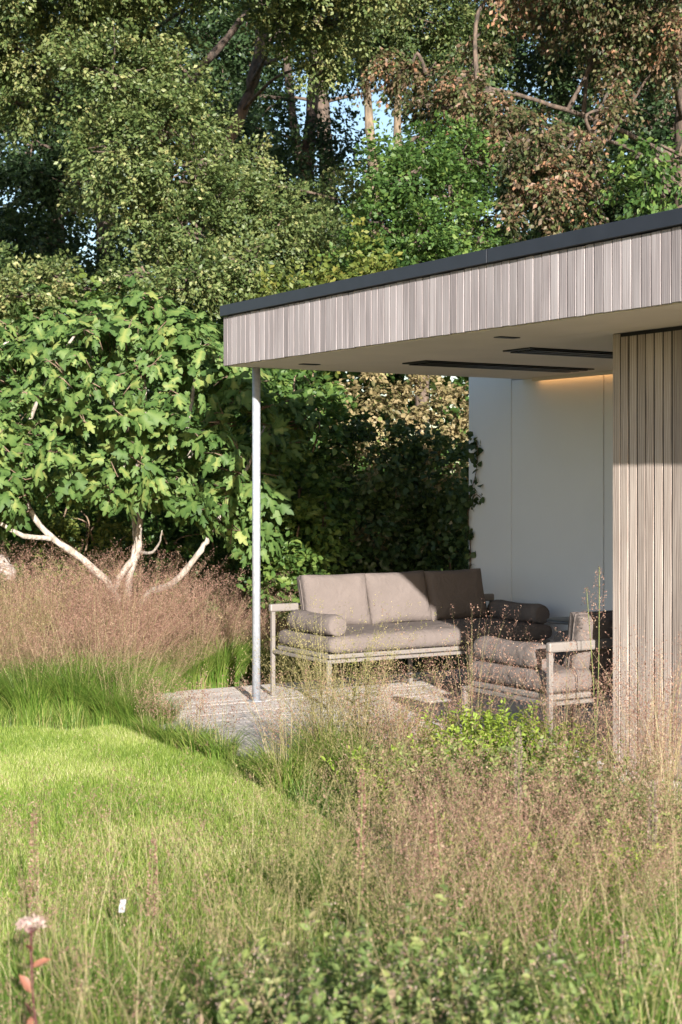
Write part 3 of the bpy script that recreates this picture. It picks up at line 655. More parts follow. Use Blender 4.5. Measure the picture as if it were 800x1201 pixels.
shrub('privet_shrub', 'mid green shrub behind the right fig stem', G(240, 14.9),
      ms((205, 640, 14.8, 34, 34, .3), (250, 620, 14.7, 36, 40, .3), (295, 640, 14.8, 34, 40, .3), (230, 680, 14.7, 40, 30, .3), (280, 690, 14.7, 40, 30, .3), (180, 600, 15, 30, 30, .3)),
      M['green'], per_m2=26, n_leaf=26, spray_r=.16, leaf=.06)
shrub('privet_shrub', 'mid green shrub at the left edge behind the fig', G(20, 15.1),
      ms((-10, 600, 15, 34, 34, .3), (35, 590, 15, 36, 34, .3), (80, 585, 15.1, 30, 24, .3), (20, 650, 14.9, 40, 30, .3), (130, 590, 15.1, 34, 24, .3)),
      M['green'], per_m2=26, n_leaf=26, spray_r=.16, leaf=.06)
# ------------------------------------------------------------------ fig tree
def fig_leaf_mesh(seed):
    rr = np.random.default_rng(seed)
    # outline of half a palmate leaf, five lobes
    half = [(0.04, -.02), (.15, -.08), (.27, .0), (.33, .16), (.27, .24), (.22, .31), (.31, .44), (.36, .62), (.29, .67), (.19, .60), (.14, .60), (.15, .78), (.09, .95)]
    out = [(x + rr.normal(0, .015), y + rr.normal(0, .015)) for x, y in half] + [(0, 1.04)] + [(-x + rr.normal(0, .015), y + rr.normal(0, .015)) for x, y in reversed(half)]
    vs = [(0, 0.0, 0), (0, .34, .035), (0, .66, .01)]
    bend = rr.uniform(.10, .38); cup = rr.uniform(.1, .5)
    def zed(x, y): return -bend * y * y - cup * abs(x) + .05 * math.sin(7 * y + 5 * abs(x) + seed)
    vs = [(x, y, z - bend * y * y) for x, y, z in vs] + [(x, y, zed(x, y)) for x, y in out]
    n = len(out); o = 3; ts = []
    for i in range(n - 1):
        y = (out[i][1] + out[i + 1][1]) / 2
        c = 0 if y < .05 else (1 if y < .6 else 2)
        ts.append((c, o + i, o + i + 1))
    # close between the three midrib points
    k1 = next(i for i in range(n - 1) if (out[i][1] + out[i + 1][1]) / 2 >= .05); ts.append((0, o + k1, 1))
    ts.append((0, 1, o + n - 1 - k1))
    k2 = next(i for i in range(n - 1) if (out[i][1] + out[i + 1][1]) / 2 >= .6); ts.append((1, o + k2, 2)); ts.append((1, 2, o + n - 1 - k2))
    v = np.array(vs); v[:, 2] += 0
    return v, np.array(ts)
figb = G(158, 13.5)
def vein(v_):
    q = np.full(len(v_), .0); q[:3] = .32; q[3:] = -.06 + .1 * np.sin(np.arange(len(v_) - 3) * 2.1); return q
fig = thing('fig_tree', 'fig tree with large lobed leaves and pale bare forking stems', 'tree', figb)
fa = Acc(); fpts = []
for path, r0, r1 in [
    ([G(150, 13.5), at(140, 705, 13.4), at(97, 656, 13.3), at(62, 632, 13.2), at(38, 603, 13.2), at(18, 560, 13.3), at(-5, 500, 13.3)], .040, .016),
    ([at(62, 632, 13.2), at(28, 628, 13.0), at(0, 614, 12.9), at(-40, 590, 12.8)], .024, .016),
    ([G(156, 13.6), at(150, 690, 13.6), at(162, 645, 13.6), at(165, 606, 13.6), at(182, 577, 13.6), at(210, 555, 13.5), at(240, 500, 13.4)], .038, .018),
    ([at(128, 705, 13.5), at(140, 678, 13.5), at(156, 652, 13.6), at(158, 620, 13.7), at(150, 560, 13.9), at(140, 480, 14)], .036, .016),
    ([at(164, 648, 13.6), at(178, 648, 13.4), at(187, 636, 13.3), at(190, 622, 13.2)], .018, .004),
    ([G(166, 13.3), at(166, 708, 13.3), at(205, 682, 13.2), at(232, 650, 13.1), at(250, 622, 13.1), at(285, 560, 13.1), at(310, 500, 13.2)], .036, .014),
    ([at(165, 606, 13.6), at(160, 560, 13.4), at(170, 480, 13.3), at(165, 400, 13.3)], .03, .012),
    ([at(18, 560, 13.3), at(40, 480, 13.3), at(70, 420, 13.3), at(95, 385, 13.3)], .02, .01),
    ([at(210, 555, 13.5), at(225, 470, 13.2), at(235, 400, 13.2)], .02, .01),
    ([at(140, 480, 14), at(100, 430, 14), at(110, 370, 13.8)], .02, .01),
    ([at(-5, 500, 13.3), at(-30, 440, 13.3), at(10, 400, 13.3)], .015, .01)]:
    fpts += limbs(fa, path, r0, r1, 8, .1)
# leaf positions on an uneven dome
fm = ms((140, 445, 13.4, 100, 80, 1.0), (40, 475, 13.4, 90, 75, 1.0), (215, 470, 13.3, 72, 78, .9), (130, 525, 13.2, 110, 48, 1.0), (15, 545, 13.2, 60, 42, .8), (235, 545, 13.1, 66, 50, .7), (160, 385, 13.5, 55, 40, .7), (85, 405, 13.6, 55, 40, .7), (165, 358, 13.5, 26, 18, .4), (110, 372, 13.5, 26, 16, .4), (215, 385, 13.4, 30, 20, .4), (35, 412, 13.5, 30, 18, .4),
        (-40, 470, 13.5, 70, 80, .9), (290, 500, 13.2, 40, 66, .5), (235, 410, 13.5, 45, 40, .6), (315, 570, 13.3, 26, 44, .4), (268, 590, 13.1, 34, 28, .4), (15, 440, 13.6, 55, 40, .7), (-10, 590, 13.1, 36, 24, .4), (-5, 405, 13.6, 40, 26, .5), (275, 440, 13.6, 36, 34, .5), (335, 500, 13.8, 30, 44, .4), (60, 385, 13.6, 30, 18, .4), (18, 520, 12.8, 34, 50, .25), (5, 570, 12.8, 26, 22, .2), (300, 620, 13.4, 24, 24, .3), (120, 570, 13.0, 40, 18, .4), (185, 565, 13.0, 36, 18, .4))
pos = []; nrm = []; ax = []; size = []
for c, r in fm:
    nt = int(14 + 80 * r[0] * r[2])
    for _ in range(nt):
        o = rand_unit(1)[0]; q = .62 + .50 * rng.random() ** .7
        tip = np.array(c) + o * np.array(r) * q
        grow = unit(o * .7 + np.array([0, -.1, .55]) + rng.normal(0, .3, 3)); m = rng.integers(6, 11); big = rng.uniform(.75, 1.2)
        for j in range(m):
            sd = unit(np.cross(grow, rand_unit(1)[0])); lift = rng.uniform(-.45, .75)
            a_ = unit(sd + grow * lift + np.array([0, 0, -.30])); pt = .03 + .09 * rng.random()
            pos.append(tip + a_ * pt - grow * .04 * j / m); ax.append(unit(a_ + np.array([0, 0, -.25]) + rng.normal(0, .15, 3)))
            nrm.append(unit(grow * .9 + np.array([.05, -.15, .5]) + rng.normal(0, .3, 3))); size.append((.065 + .11 * rng.random() ** 1.2) * big)
pos = np.array(pos); nrm = np.array(nrm); ax = np.array(ax); size = np.array(size)
order = np.argsort(pos[:, 1] - size * 2)              # nearest and largest first
vis = [i for i in order if -.0 <= 1][:]
shapes = [fig_leaf_mesh(s) for s in range(5)]
lm = []
for s in range(15):
    v_, t_ = shapes[s % 5]; me = np_mesh('leaf', v_, t_, np.clip([.15, .4, .65][s // 5] + vein(v_), 0, 1), True); lm.append(me)
crown = Acc(); n_single = 0
pet = Acc()
for rank, i in enumerate(order):
    a = Vector(ax[i]); n = Vector(nrm[i]); sd = a.cross(n); sd.normalize(); n2 = sd.cross(a); n2.normalize()
    R = Matrix((sd, a, n2)).transposed()
    px = 400 + F * pos[i][0] / pos[i][1]
    if n_single < 300 and -25 < px < 330 and rank < 1100:
        o = bpy.data.objects.new('leaf', lm[rng.integers(15)])
        if len(o.data.materials) == 0: o.data.materials.append(M['fig'])
        Mx = R.to_4x4() @ Matrix.Scale(size[i], 4); Mx.translation = Vector(pos[i]) - figb; o.matrix_local = Mx
        link(o, fig); n_single += 1
    else:
        v_, t_ = shapes[rng.integers(5)]
        w_ = (np.array(R) @ (v_ * size[i]).T).T + pos[i]
        crown.add(w_, t_, np.clip(rng.normal(.38, .22) + vein(v_), 0, 1))
    if rank % 8 == 0:
        e = pos[i] - ax[i] * .12 + np.array([0, .05, -.06]); v_, t_ = tube([pos[i], e, e + (np.array(figb) + [0, 0, 2.0] - e) * .12], [.004, .005, .007], 4); pet.add(v_, t_)
obj('trunk', fa.mesh('trunk', figb, True), M['figbark'], fig)
obj('twig', pet.mesh('twig', figb, True), M['twig'], fig)['kind'] = 'stuff'
o = obj('crown', crown.mesh('crown', figb, True), M['fig'], fig); o['kind'] = 'stuff'

# climbing shoot on the edge of the white wall
cs = loc(-.76, WALLV - .03); l = Acc(); a = Acc()
vine = thing('climbing_ivy', 'few ivy shoots climbing out over the edge of the white wall', 'climber', Vector((cs.x, cs.y, GZ)))
for (pts_) in ([(-.80, .1), (-.76, .6), (-.70, 1.0), (-.74, 1.45), (-.62, 1.75), (-.60, 1.98), (-.66, 2.05)], [(-.74, 1.4), (-.64, 1.55), (-.55, 1.53)], [(-.78, .5), (-.72, .9), (-.70, 1.2)]):
    path = [loc(u_, WALLV - .015, z_) for u_, z_ in pts_]; pts2 = limbs(a, path, .005, .003, 5)
    pp = np.array([tuple(p) for p in pts2 for _ in range(4)]) + rng.normal(0, .035, (len(pts2) * 4, 3)) * np.array([1, .3, 1])
    pp = pp[pp[:, 2] > .3]; pp -= np.array(V)[None] * .02
    keep = rng.random(len(pp)) < .55; pp = pp[keep]
    leaves(l, pp, rng.normal(0, .6, pp.shape) + [0, 0, -.6], -np.array(V)[None] + rng.normal(0, .5, pp.shape), .065, .06, rng.random(len(pp)), True)
obj('stem', a.mesh('stem', vine.location), M['twig'], vine); obj('foliage', l.mesh('foliage', vine.location), M['hedge'], vine)['kind'] = 'stuff'

# ------------------------------------------------------------------ lawn and planting
def deck_uv(x, y):
    d = np.stack([x - C0.x, y - C0.y], -1); return d @ np.array([U.x, U.y]), d @ np.array([V.x, V.y])
def off_deck(x, y, m=.03):
    u_, v_ = deck_uv(x, y); return ~((u_ > -.82 - m) & (v_ > np.where(u_ < 2.28 + m, -.87, -.06) - m) & (u_ < 6.5) & (v_ < 3.2))
def lawn_right(d):      # right border of the mown lawn, in x, as a function of depth
    return np.interp(d, [3, 5.2, 6.5, 7.6, 8.6, 9.4, 10.2, 11], [-.35, .15, .2, .05, -.35, -.65, -1.0, -1.5])
n = 165000
d = 4.6 + 6.5 * rng.random(n) ** .75; x = gx(-70, d) + rng.random(n) * (lawn_right(d) - gx(-70, d))
edge = 10.78 + .12 * np.sin(x * 4) + .08 * np.sin(x * 11)
k = (d < edge) & off_deck(x, d)
x, d = x[k], d[k]; n = len(x)
tone = .42 + .24 * np.sin(x * 2.1 + d * 1.3) * np.sin(d * 2.7 - x) + .12 * np.sin(x * 7 + 2) * np.sin(d * 6)
acc = Acc()
blades(acc, np.stack([x, d, np.full(n, GZ - .003)], 1), rng.uniform(0, 6.28, n), rng.uniform(.028, .062, n), rng.uniform(.005, .04, n), rng.uniform(.003, .0055, n), np.clip(tone + rng.normal(0, .3, n), 0, 1), 2)
tag(obj('lawn_grass', acc.mesh('lawn_grass'), M['lawn']), 'short bright yellow green mown lawn left of the deck', 'grass', kind='stuff')

def panicle_heads(acc, base, az, h, lean, per, spread, t0=.45, size=.009, mid=.5, power=2.0):
    n = len(base); t = t0 + (1 - t0) * rng.random((n, per)) ** .8
    B = np.repeat(base, per, 0); A = np.repeat(az, per); H = np.repeat(h, per); Ln = np.repeat(lean, per); T = t.ravel()
    c = on_curve(B, A, H, Ln, T, power)
    r = spread * (1.05 - T) / (1 - t0) * 1.0 + .012
    off = rand_unit(len(T)) * (r * rng.random(len(T)) ** .5)[:, None]; off[:, 2] = off[:, 2] * .6 + r * .35
    kb = rng.random(len(T)) < .22; lo = np.linalg.norm(off[kb], axis=1)
    leaves(acc, c[kb] - [0, 0, .012], off[kb] + [0, 0, .012], rand_unit(int(kb.sum())), lo + .012, .0011, np.clip(rng.normal(mid + .2, .2, int(kb.sum())), 0, 1), fold=0)
    leaves(acc, c + off, off + rng.normal(0, .02, off.shape) + [0, 0, .01], rand_unit(len(T)), size * rng.uniform(.7, 1.5, len(T)), size * .55 * rng.uniform(.7, 1.3, len(T)), np.clip(rng.normal(mid, .25, len(T)), 0, 1))
def grass_clump(name, label, x, y, r, h, n_blade, n_culm, bladem, headm, per=45, spread=.07, group=None, culm_h=1.0, z=GZ, lean=.75, tone=.4, bw=.006, spike=.009, culm_lean=.4, culmm=None):
    t = thing(name, label, 'ornamental grass', (x, y, z), 0, group)
    a = Acc(); b0 = np.zeros((n_blade, 3)); th = rng.uniform(0, 6.28, n_blade); q = r * .35 * rng.random(n_blade) ** .5
    b0[:, 0] = np.cos(th) * q; b0[:, 1] = np.sin(th) * q
    hh = h * rng.uniform(.55, 1.1, n_blade); ln = hh * lean * rng.uniform(.2, 1.4, n_blade)
    blades(a, b0, th + rng.normal(0, .5, n_blade), hh, ln, bw * rng.uniform(.6, 1.3, n_blade), np.clip(rng.normal(tone, .22, n_blade), 0, 1), 4, 2.0, droop=.18)
    obj('blades', a.mesh('blades'), bladem, t)['kind'] = 'stuff'
    if n_culm:
        a = Acc(); b0 = np.zeros((n_culm, 3)); th = rng.uniform(0, 6.28, n_culm); q = r * .3 * rng.random(n_culm) ** .5
        b0[:, 0] = np.cos(th) * q; b0[:, 1] = np.sin(th) * q
        hh = culm_h * rng.uniform(.6, 1.08, n_culm); ln = hh * culm_lean * rng.uniform(.1, 1.3, n_culm); az = th + rng.normal(0, .4, n_culm)
        blades(a, b0, az, hh, ln, .0022, np.clip(rng.normal(.5, .2, n_culm), 0, 1), 4, tipw=.35)
        obj('culms', a.mesh('culms'), culmm or M['straw'], t)['kind'] = 'stuff'
        a = Acc(); panicle_heads(a, b0, az, hh, ln, per, spread, size=spike)
        obj('seed_heads', a.mesh('seed_heads'), headm, t)['kind'] = 'stuff'
    return t
def copy_thing(src, label, x, y, rz, s, group=None):
    o = src.copy(); COL.objects.link(o); o.location = (x, y, src.location.z); o.rotation_euler = (0, 0, rz); o.scale = (s, s, s); o['label'] = label
    if group: o['group'] = group
    elif 'group' in o: del o['group']
    for ch in list(src.children):
        c = ch.copy(); COL.objects.link(c); c.parent = o
    return o
# misty grasses left of the deck
GR = 'misty purple moor grasses left of the deck'
mist = 'misty reddish brown grass clump in the drift around the fig stems'
g0 = grass_clump('moor_grass', mist, gx(60, 12.3), 12.3, .5, .55, 420, 120, M['blade'], M['panicle'], per=95, spread=.13, group=GR, culm_h=1.08, tone=.55, spike=.0085, culm_lean=.55)
g1 = grass_clump('moor_grass', mist, gx(150, 12.0), 12.0, .5, .5, 420, 110, M['blade'], M['panicle'], per=95, spread=.13, group=GR, culm_h=1.0, tone=.6, spike=.0085, culm_lean=.75)
g2 = grass_clump('moor_grass', mist, gx(225, 12.9), 12.9, .5, .5, 420, 90, M['blade'], M['panicle'], per=80, spread=.11, group=GR, culm_h=.92, tone=.5, spike=.0085, culm_lean=1.0)
spots = [(-25, 11.9, .9), (15, 12.9, 1.05), (112, 12.8, 1.0), (190, 13.0, .95), (165, 12.6, .9), (245, 13.3, .95), (80, 13.4, 1.08), (270, 13.7, .9), (135, 13.3, 1.05), (-50, 13.2, 1), (20, 11.7, .75), (100, 11.8, .85), (300, 13.9, .9), (335, 13.4, .8), (190, 12.3, .8), (50, 12.7, .95), (150, 12.5, 1.08), (128, 12.4, 1.05), (172, 12.9, 1.08), (155, 13.0, 1.1)]
for k, (px, d_, q) in enumerate(spots):
    copy_thing((g0, g1, g2)[k % 3], mist, gx(px, d_), d_, rng.uniform(0, 6.28), q * rng.uniform(.82, 1.12), GR)
gg = grass_clump('golden_grass', 'golden misty grass clump at the left picture edge', gx(15, 12.0), 12.0, .4, .5, 300, 170, M['blade'], M['panicle_gold'], per=55, spread=.08, culm_h=1.0, tone=.7)
# bright green tufts along the lawn edge
GT = 'green grass tufts along the back edge of the lawn'; gl = 'bright green arching grass tuft along the back edge of the lawn'
t0 = grass_clump('green_tuft', gl, gx(38, 11.1), 11.1, .42, .52, 900, 26, M['blade'], M['panicle'], per=40, spread=.07, group=GT, culm_h=.9, tone=.42, culm_lean=.7)
for k, (px, d_, s) in enumerate([(-35, 11.1, 1.0), (88, 11.15, 1.1), (132, 10.95, .85), (158, 10.8, .7), (184, 10.72, .6), (150, 11.3, .95), (2, 11.3, .8), (112, 11.5, 1.1), (62, 11.6, 1)]):
    copy_thing(t0, gl, gx(px, d_), d_, rng.uniform(0, 6.28), s, GT)
copy_thing(t0, 'bright green grass tuft behind the deck, left of the steel post', gx(258, 13.0), 13.0, 1.0, 1.05)
copy_thing(t0, 'green grass tuft behind the deck near the fig stems', gx(210, 12.75), 12.75, 2.0, .75)
# clumps in front of the deck
grass_clump('tufted_hair_grass', 'tall airy grass clump with straw seed heads in front of the sofa', gx(385, 8.75), 8.75, .42, .55, 750, 170, M['blade'], M['panicle_gold'], per=45, spread=.08, culm_h=.98, tone=.66, culm_lean=.5)
grass_clump('tufted_hair_grass', 'yellow green grass clump at the right of the tallest airy clump', gx(425, 8.5), 8.5, .4, .5, 650, 90, M['blade'], M['panicle_gold'], per=45, spread=.08, culm_h=.85, tone=.5, culm_lean=.6)
grass_clump('tufted_hair_grass', 'low arching grass clump at the right border of the lawn', gx(335, 8.6), 8.6, .35, .38, 600, 50, M['blade'], M['panicle'], per=40, spread=.08, culm_h=.7, tone=.62, lean=.9)
grass_clump('tufted_hair_grass', 'pinkish airy grass left of the lime green plants', gx(470, 8.3), 8.3, .4, .45, 450, 120, M['blade'], M['panicle'], per=50, spread=.08, culm_h=.78, tone=.6, culm_lean=.5)
grass_clump('green_tuft', 'dark green grass tuft at the foot of the clad wall by the right edge', gx(785, 6.9), 6.9, .4, .5, 800, 60, M['blade'], M['panicle'], per=40, spread=.07, culm_h=.85, tone=.22)
grass_clump('green_tuft', 'green grass tuft in front of the lowest timber boards', gx(735, 7.3), 7.3, .3, .36, 500, 50, M['blade'], M['panicle'], per=45, spread=.08, culm_h=.8, tone=.3)
grass_clump('tufted_hair_grass', 'rusty airy grass in front of the timber boards', gx(770, 7.7), 7.7, .3, .3, 200, 110, M['straw'], M['panicle'], per=50, spread=.09, culm_h=.95, tone=.6, culm_lean=.45)

EG = 'low grass tufts along the front edge of the deck'
e0 = grass_clump('edge_tuft', 'low grass tuft along the front edge of the deck', 0, 0, .22, .22, 260, 16, M['blade'], M['panicle'], per=40, spread=.06, group=EG, culm_h=.45, tone=.5, lean=.9, bw=.005)
es = [(-.3, -.97, .8), (.35, -.98, .7), (.75, -.96, .9), (1.05, -.98, 1.0), (1.3, -1.0, 1.1), (1.55, -.98, 1.2), (1.85, -.96, 1.2)]
for k, (u_, v_, q) in enumerate(es):
    p = loc(u_, v_); lab = ('leftmost low grass tuft along the deck front edge', 'second low grass tuft from the left along the deck front edge', 'third low grass tuft from the left along the deck front edge', 'fourth low grass tuft from the left along the deck front edge', 'fifth low grass tuft from the left along the deck front edge', 'second low grass tuft from the right along the deck front edge', 'rightmost low grass tuft along the deck front edge')[k]
    if k == 0: e0.location = (p.x, p.y, GZ); e0.scale = (q, q, q); e0['label'] = lab
    else: copy_thing(e0, lab, p.x, p.y, k * 1.3, q, EG)
grass_clump('tufted_hair_grass', 'thin russet airy grass standing before the left side of the armchair', gx(552, 8.65), 8.65, .3, .35, 150, 60, M['blade'], M['panicle'], per=55, spread=.09, culm_h=.98, tone=.5, culm_lean=.45)
grass_clump('tufted_hair_grass', 'thin russet airy grass standing before the armchair back', gx(660, 8.0), 8.0, .3, .35, 150, 60, M['blade'], M['panicle'], per=55, spread=.09, culm_h=.92, tone=.5, culm_lean=.45)
# lime green spurge-like plants along the front of the deck
def forb(name, label, px, d_, h, r, mat, n_stem=26, per=34, leaf=.035, cat='plant', lean=.35, wl=.35, head=None, head_n=0, head_size=.012, tone=.5, t0=.15, lw=.004, headt=.9, group=None):
    x, y = gx(px, d_), d_
    t = thing(name, label, cat, (x, y, GZ), 0, group)
    a = Acc(); b0 = np.zeros((n_stem, 3)); th = rng.uniform(0, 6.28, n_stem); q = r * .5 * rng.random(n_stem) ** .5
    b0[:, 0] = np.cos(th) * q; b0[:, 1] = np.sin(th) * q
    hh = h * rng.uniform(.65, 1.08, n_stem); ln = r * rng.uniform(.2, 1.1, n_stem); az = th + rng.normal(0, .4, n_stem)
    blades(a, b0, az, hh, ln, lw, .3, 4, 1.5, tipw=.4)
    T = np.tile(np.linspace(t0, 1, per), n_stem) + rng.normal(0, .02, n_stem * per)
    c = on_curve(np.repeat(b0, per, 0), np.repeat(az, per), np.repeat(hh, per), np.repeat(ln, per), np.clip(T, 0, 1), 1.5)
    axx = rand_unit(len(c)); axx[:, 2] = np.abs(axx[:, 2]) * .6 + .15
    l = Acc(); leaves(l, c, axx, rng.normal(0, .4, c.shape) + [0, 0, 1], leaf * rng.uniform(.6, 1.2, len(c)), leaf * wl * rng.uniform(.8, 1.2, len(c)), np.clip(tone + .25 * (np.clip(T, 0, 1) - .6) + rng.normal(0, .18, len(c)), 0, 1), True)
    obj('stem', a.mesh('stem'), mat, t)['kind'] = 'stuff'
    obj('foliage', l.mesh('foliage'), mat, t)['kind'] = 'stuff'
    if head:
        T = headt + (1 - headt) * rng.random(n_stem * head_n); c = on_curve(np.repeat(b0, head_n, 0), np.repeat(az, head_n), np.repeat(hh, head_n), np.repeat(ln, head_n), T, 1.5) + rng.normal(0, head_size * 1.3, (n_stem * head_n, 3))
        hd = Acc(); leaves(hd, c, rand_unit(len(c)), rand_unit(len(c)), head_size * rng.uniform(.7, 1.4, len(c)), head_size * .8, rng.random(len(c)))
        obj('seed_heads', hd.mesh('seed_heads'), head, t)['kind'] = 'stuff'
    return t
LG = 'lime green bushy plants along the front of the deck'; ll = 'lime green bushy plant in the row before the armchair'
f0 = forb('lime_plant', ll, 575, 8.2, .52, .24, M['lime'], 34, 40, .038, group=LG)
for px, d_, s in [(615, 8.1, 1.0), (640, 8.12, .95), (545, 8.3, .9), (595, 8.4, .98), (665, 7.95, .85), (525, 8.0, .8), (560, 7.8, .85), (690, 7.8, .8), (560, 8.65, .95), (520, 8.7, .8)]:
    copy_thing(f0, ll, gx(px, d_), d_, rng.uniform(0, 6.28), s, LG)
forb('lime_plant', 'lime green bushy plant right of the tall airy grass clump', 490, 8.7, .42, .2, M['lime'], 30, 36, .038)
forb('lime_plant', 'yellow green leafy mound low in the bed right of the grey stone', 560, 6.3, .34, .24, M['lime'], 30, 34, .036)
forb('lime_plant', 'yellow green leafy mound in the bed left of the plum spike', 690, 6.0, .36, .24, M['lime'], 30, 34, .036)
forb('lime_plant', 'yellow green leafy mound at the right end of the lawn border', 450, 7.6, .40, .22, M['lime'], 28, 34, .036)
forb('mullein_stalk', 'tall yellowish leafy plant standing in the airy grass clump', 428, 8.9, .72, .10, M['yellowgreen'], 8, 40, .035)

# meadow drift in the foreground
def bed_points(n, d0, d1, px0=-40, px1=840, power=.8):
    d = d0 + (d1 - d0) * rng.random(n) ** power; px = rng.uniform(px0, px1, n); x = gx(px, d)
    k = (off_deck(x, d, .06)) & ((x > lawn_right(d) - .05) | (d < 4.9 + .3 * np.sin(px * .02)))
    return x[k], d[k], px[k]
x, d, px = bed_points(62000, 3.0, 9.6)
n = len(x); acc = Acc()
patch = np.sin(px * .021 + d * 2.0) * np.sin(d * 2.3 + px * .008)
h = (.22 + .12 * patch + rng.normal(0, .06, n)).clip(.08, .5); h *= np.interp(d, [3, 4.5, 7, 9.6], [1.25, 1.15, .8, .6])
blades(acc, np.stack([x, d, np.full(n, GZ)], 1), rng.uniform(0, 6.28, n), h, h * rng.uniform(.15, .9, n), rng.uniform(.003, .006, n), np.clip(.36 + .28 * patch + rng.normal(0, .22, n), 0, 1), 4, 2.0, droop=.15)
tag(obj('meadow_grass', acc.mesh('meadow_grass'), M['blade']), 'loose green and straw coloured grass filling the foreground bed', 'grass', kind='stuff')
acc = Acc(); heads = Acc(); gold = Acc()
x, d, px = bed_points(1350, 3.1, 8.6)
kp = np.sin(px * .024 + 1.3 * d) + np.sin(d * 3.7 - px * .011 + 2) + rng.normal(0, .5, len(x)) > -.25
x, d, px = x[kp], d[kp], px[kp]
n = len(x); az = rng.uniform(0, 6.28, n); h = rng.uniform(.38, .72, n) * np.interp(d, [3, 4.5, 7, 8.6], [1.15, 1.12, .9, .75]); ln = h * rng.uniform(.05, .85, n)
b0 = np.stack([x, d, np.full(n, GZ)], 1)
blades(acc, b0, az, h, ln, .0018, np.clip(rng.normal(.6, .2, n), 0, 1), 4, tipw=.35)
pk = np.sin(px * .013 + 1.0) - .3 + .8 * np.sin(d * 3.1 + px * .01) + rng.normal(0, .5, n) > -.1
panicle_heads(heads, b0[pk], az[pk], h[pk], ln[pk], 52, .075, size=.007)
panicle_heads(gold, b0[~pk], az[~pk], h[~pk], ln[~pk], 52, .075, size=.007)
x2 = []
m_ = 130; px2 = rng.uniform(-30, 330, m_); d2 = rng.uniform(4.9, 7.2, m_)
drift = [(px2, d2, rng.uniform(.25, .6, m_), gold if False else heads)]
m_ = 620; drift.append((rng.uniform(455, 830, m_), rng.uniform(5.2, 6.9, m_), rng.uniform(.38, .62, m_), heads))
m_ = 260; drift.append((rng.uniform(280, 520, m_), rng.uniform(4.4, 7.4, m_), rng.uniform(.3, .6, m_), gold))
for pxx, dd, hh, dest in drift:
    m_ = len(pxx); bb = np.stack([gx(pxx, dd), dd, np.full(m_, GZ)], 1); aa = rng.uniform(0, 6.28, m_); ll_ = hh * rng.uniform(.1, .9, m_)
    blades(acc, bb, aa, hh, ll_, .0016, np.clip(rng.normal(.5, .25, m_), 0, 1), 4, tipw=.35)
    panicle_heads(dest, bb, aa, hh, ll_, 50, .085, size=.0068)
m_ = 1300; pxx = rng.uniform(-40, 420, m_); dd = 4.6 + 3.6 * rng.random(m_) ** 1.6; k_ = (gx(pxx, dd) < lawn_right(dd) + .4); pxx, dd = pxx[k_], dd[k_]
px3 = rng.uniform(-40, 205, 1500); pxx = np.concatenate([pxx, px3]); dd = np.concatenate([dd, 10.88 + rng.normal(0, .08, 1500) + .1 * np.sin(px3 * .06)]); m_ = len(dd)
loose = Acc(); hh = rng.uniform(.08, .28, m_)
blades(loose, np.stack([gx(pxx, dd), dd, np.full(m_, GZ)], 1), rng.uniform(0, 6.28, m_), hh, hh * rng.uniform(.2, 1.1, m_), .0035, np.clip(rng.normal(.55, .25, m_), 0, 1), 4, droop=.2)
tag(obj('loose_grass', loose.mesh('loose_grass'), M['blade']), 'longer loose grass growing into the near edge of the lawn', 'grass', kind='stuff')
tag(obj('meadow_culms', acc.mesh('meadow_culms'), M['straw']), 'thin straw stalks of the airy meadow grasses in the foreground', 'grass', kind='stuff')
tag(obj('meadow_panicles', heads.mesh('meadow_panicles'), M['panicle']), 'pinkish haze of airy grass seed heads in the foreground', 'grass', kind='stuff')
tag(obj('golden_panicles', gold.mesh('golden_panicles'), M['panicle_gold']), 'golden haze of airy grass seed heads in the foreground', 'grass', kind='stuff')

FG = 'leafy perennials with brown seed heads along the bottom edge'
fl = 'leafy perennial with brownish seed heads along the bottom edge of the picture'
p0 = forb('leafy_perennial', fl, 340, 3.75, .53, .26, M['forb'], 36, 40, .032, head=M['seed'], head_n=14, head_size=.008, wl=.5, group=FG)
p1 = forb('leafy_perennial', fl, 450, 3.6, .55, .28, M['forb'], 38, 40, .034, head=M['seed'], head_n=14, head_size=.008, wl=.5, tone=.4, group=FG)
for k, (px, d_, s) in enumerate([(560, 3.7, 1.02), (640, 3.8, .95), (400, 3.95, 1.0), (510, 4.0, 1.0), (600, 3.5, .95), (300, 3.6, .85), (480, 3.35, .92)]):
    copy_thing((p0, p1)[k % 2], fl, gx(px, d_), d_, rng.uniform(0, 6.28), s, FG)
BG = 'brown green bushy perennials in the middle of the bed'; bl = 'brown green bushy perennial in the middle of the bed'
p2 = forb('bushy_perennial', bl, 600, 7.2, .5, .28, M['forb'], 34, 34, .034, head=M['panicle'], head_n=22, head_size=.011, wl=.5, headt=.6, tone=.55, group=BG)
for k, (px, d_, s) in enumerate([(540, 7.3, .95), (660, 7.1, .95), (710, 7.4, .85), (500, 7.6, .85), (570, 6.8, .9), (640, 6.7, .9), (690, 6.6, .85), (520, 6.8, .75), (755, 6.6, .8)]):
    copy_thing(p2, bl, gx(px, d_), d_, rng.uniform(0, 6.28), s, BG)
copy_thing(t0, 'bright green grass tuft in the bottom right corner', gx(755, 4.1), 4.1, .4, .95)
copy_thing(t0, 'fresh green grass tuft left of the bottom right corner', gx(715, 4.5), 4.5, 1.4, .8)

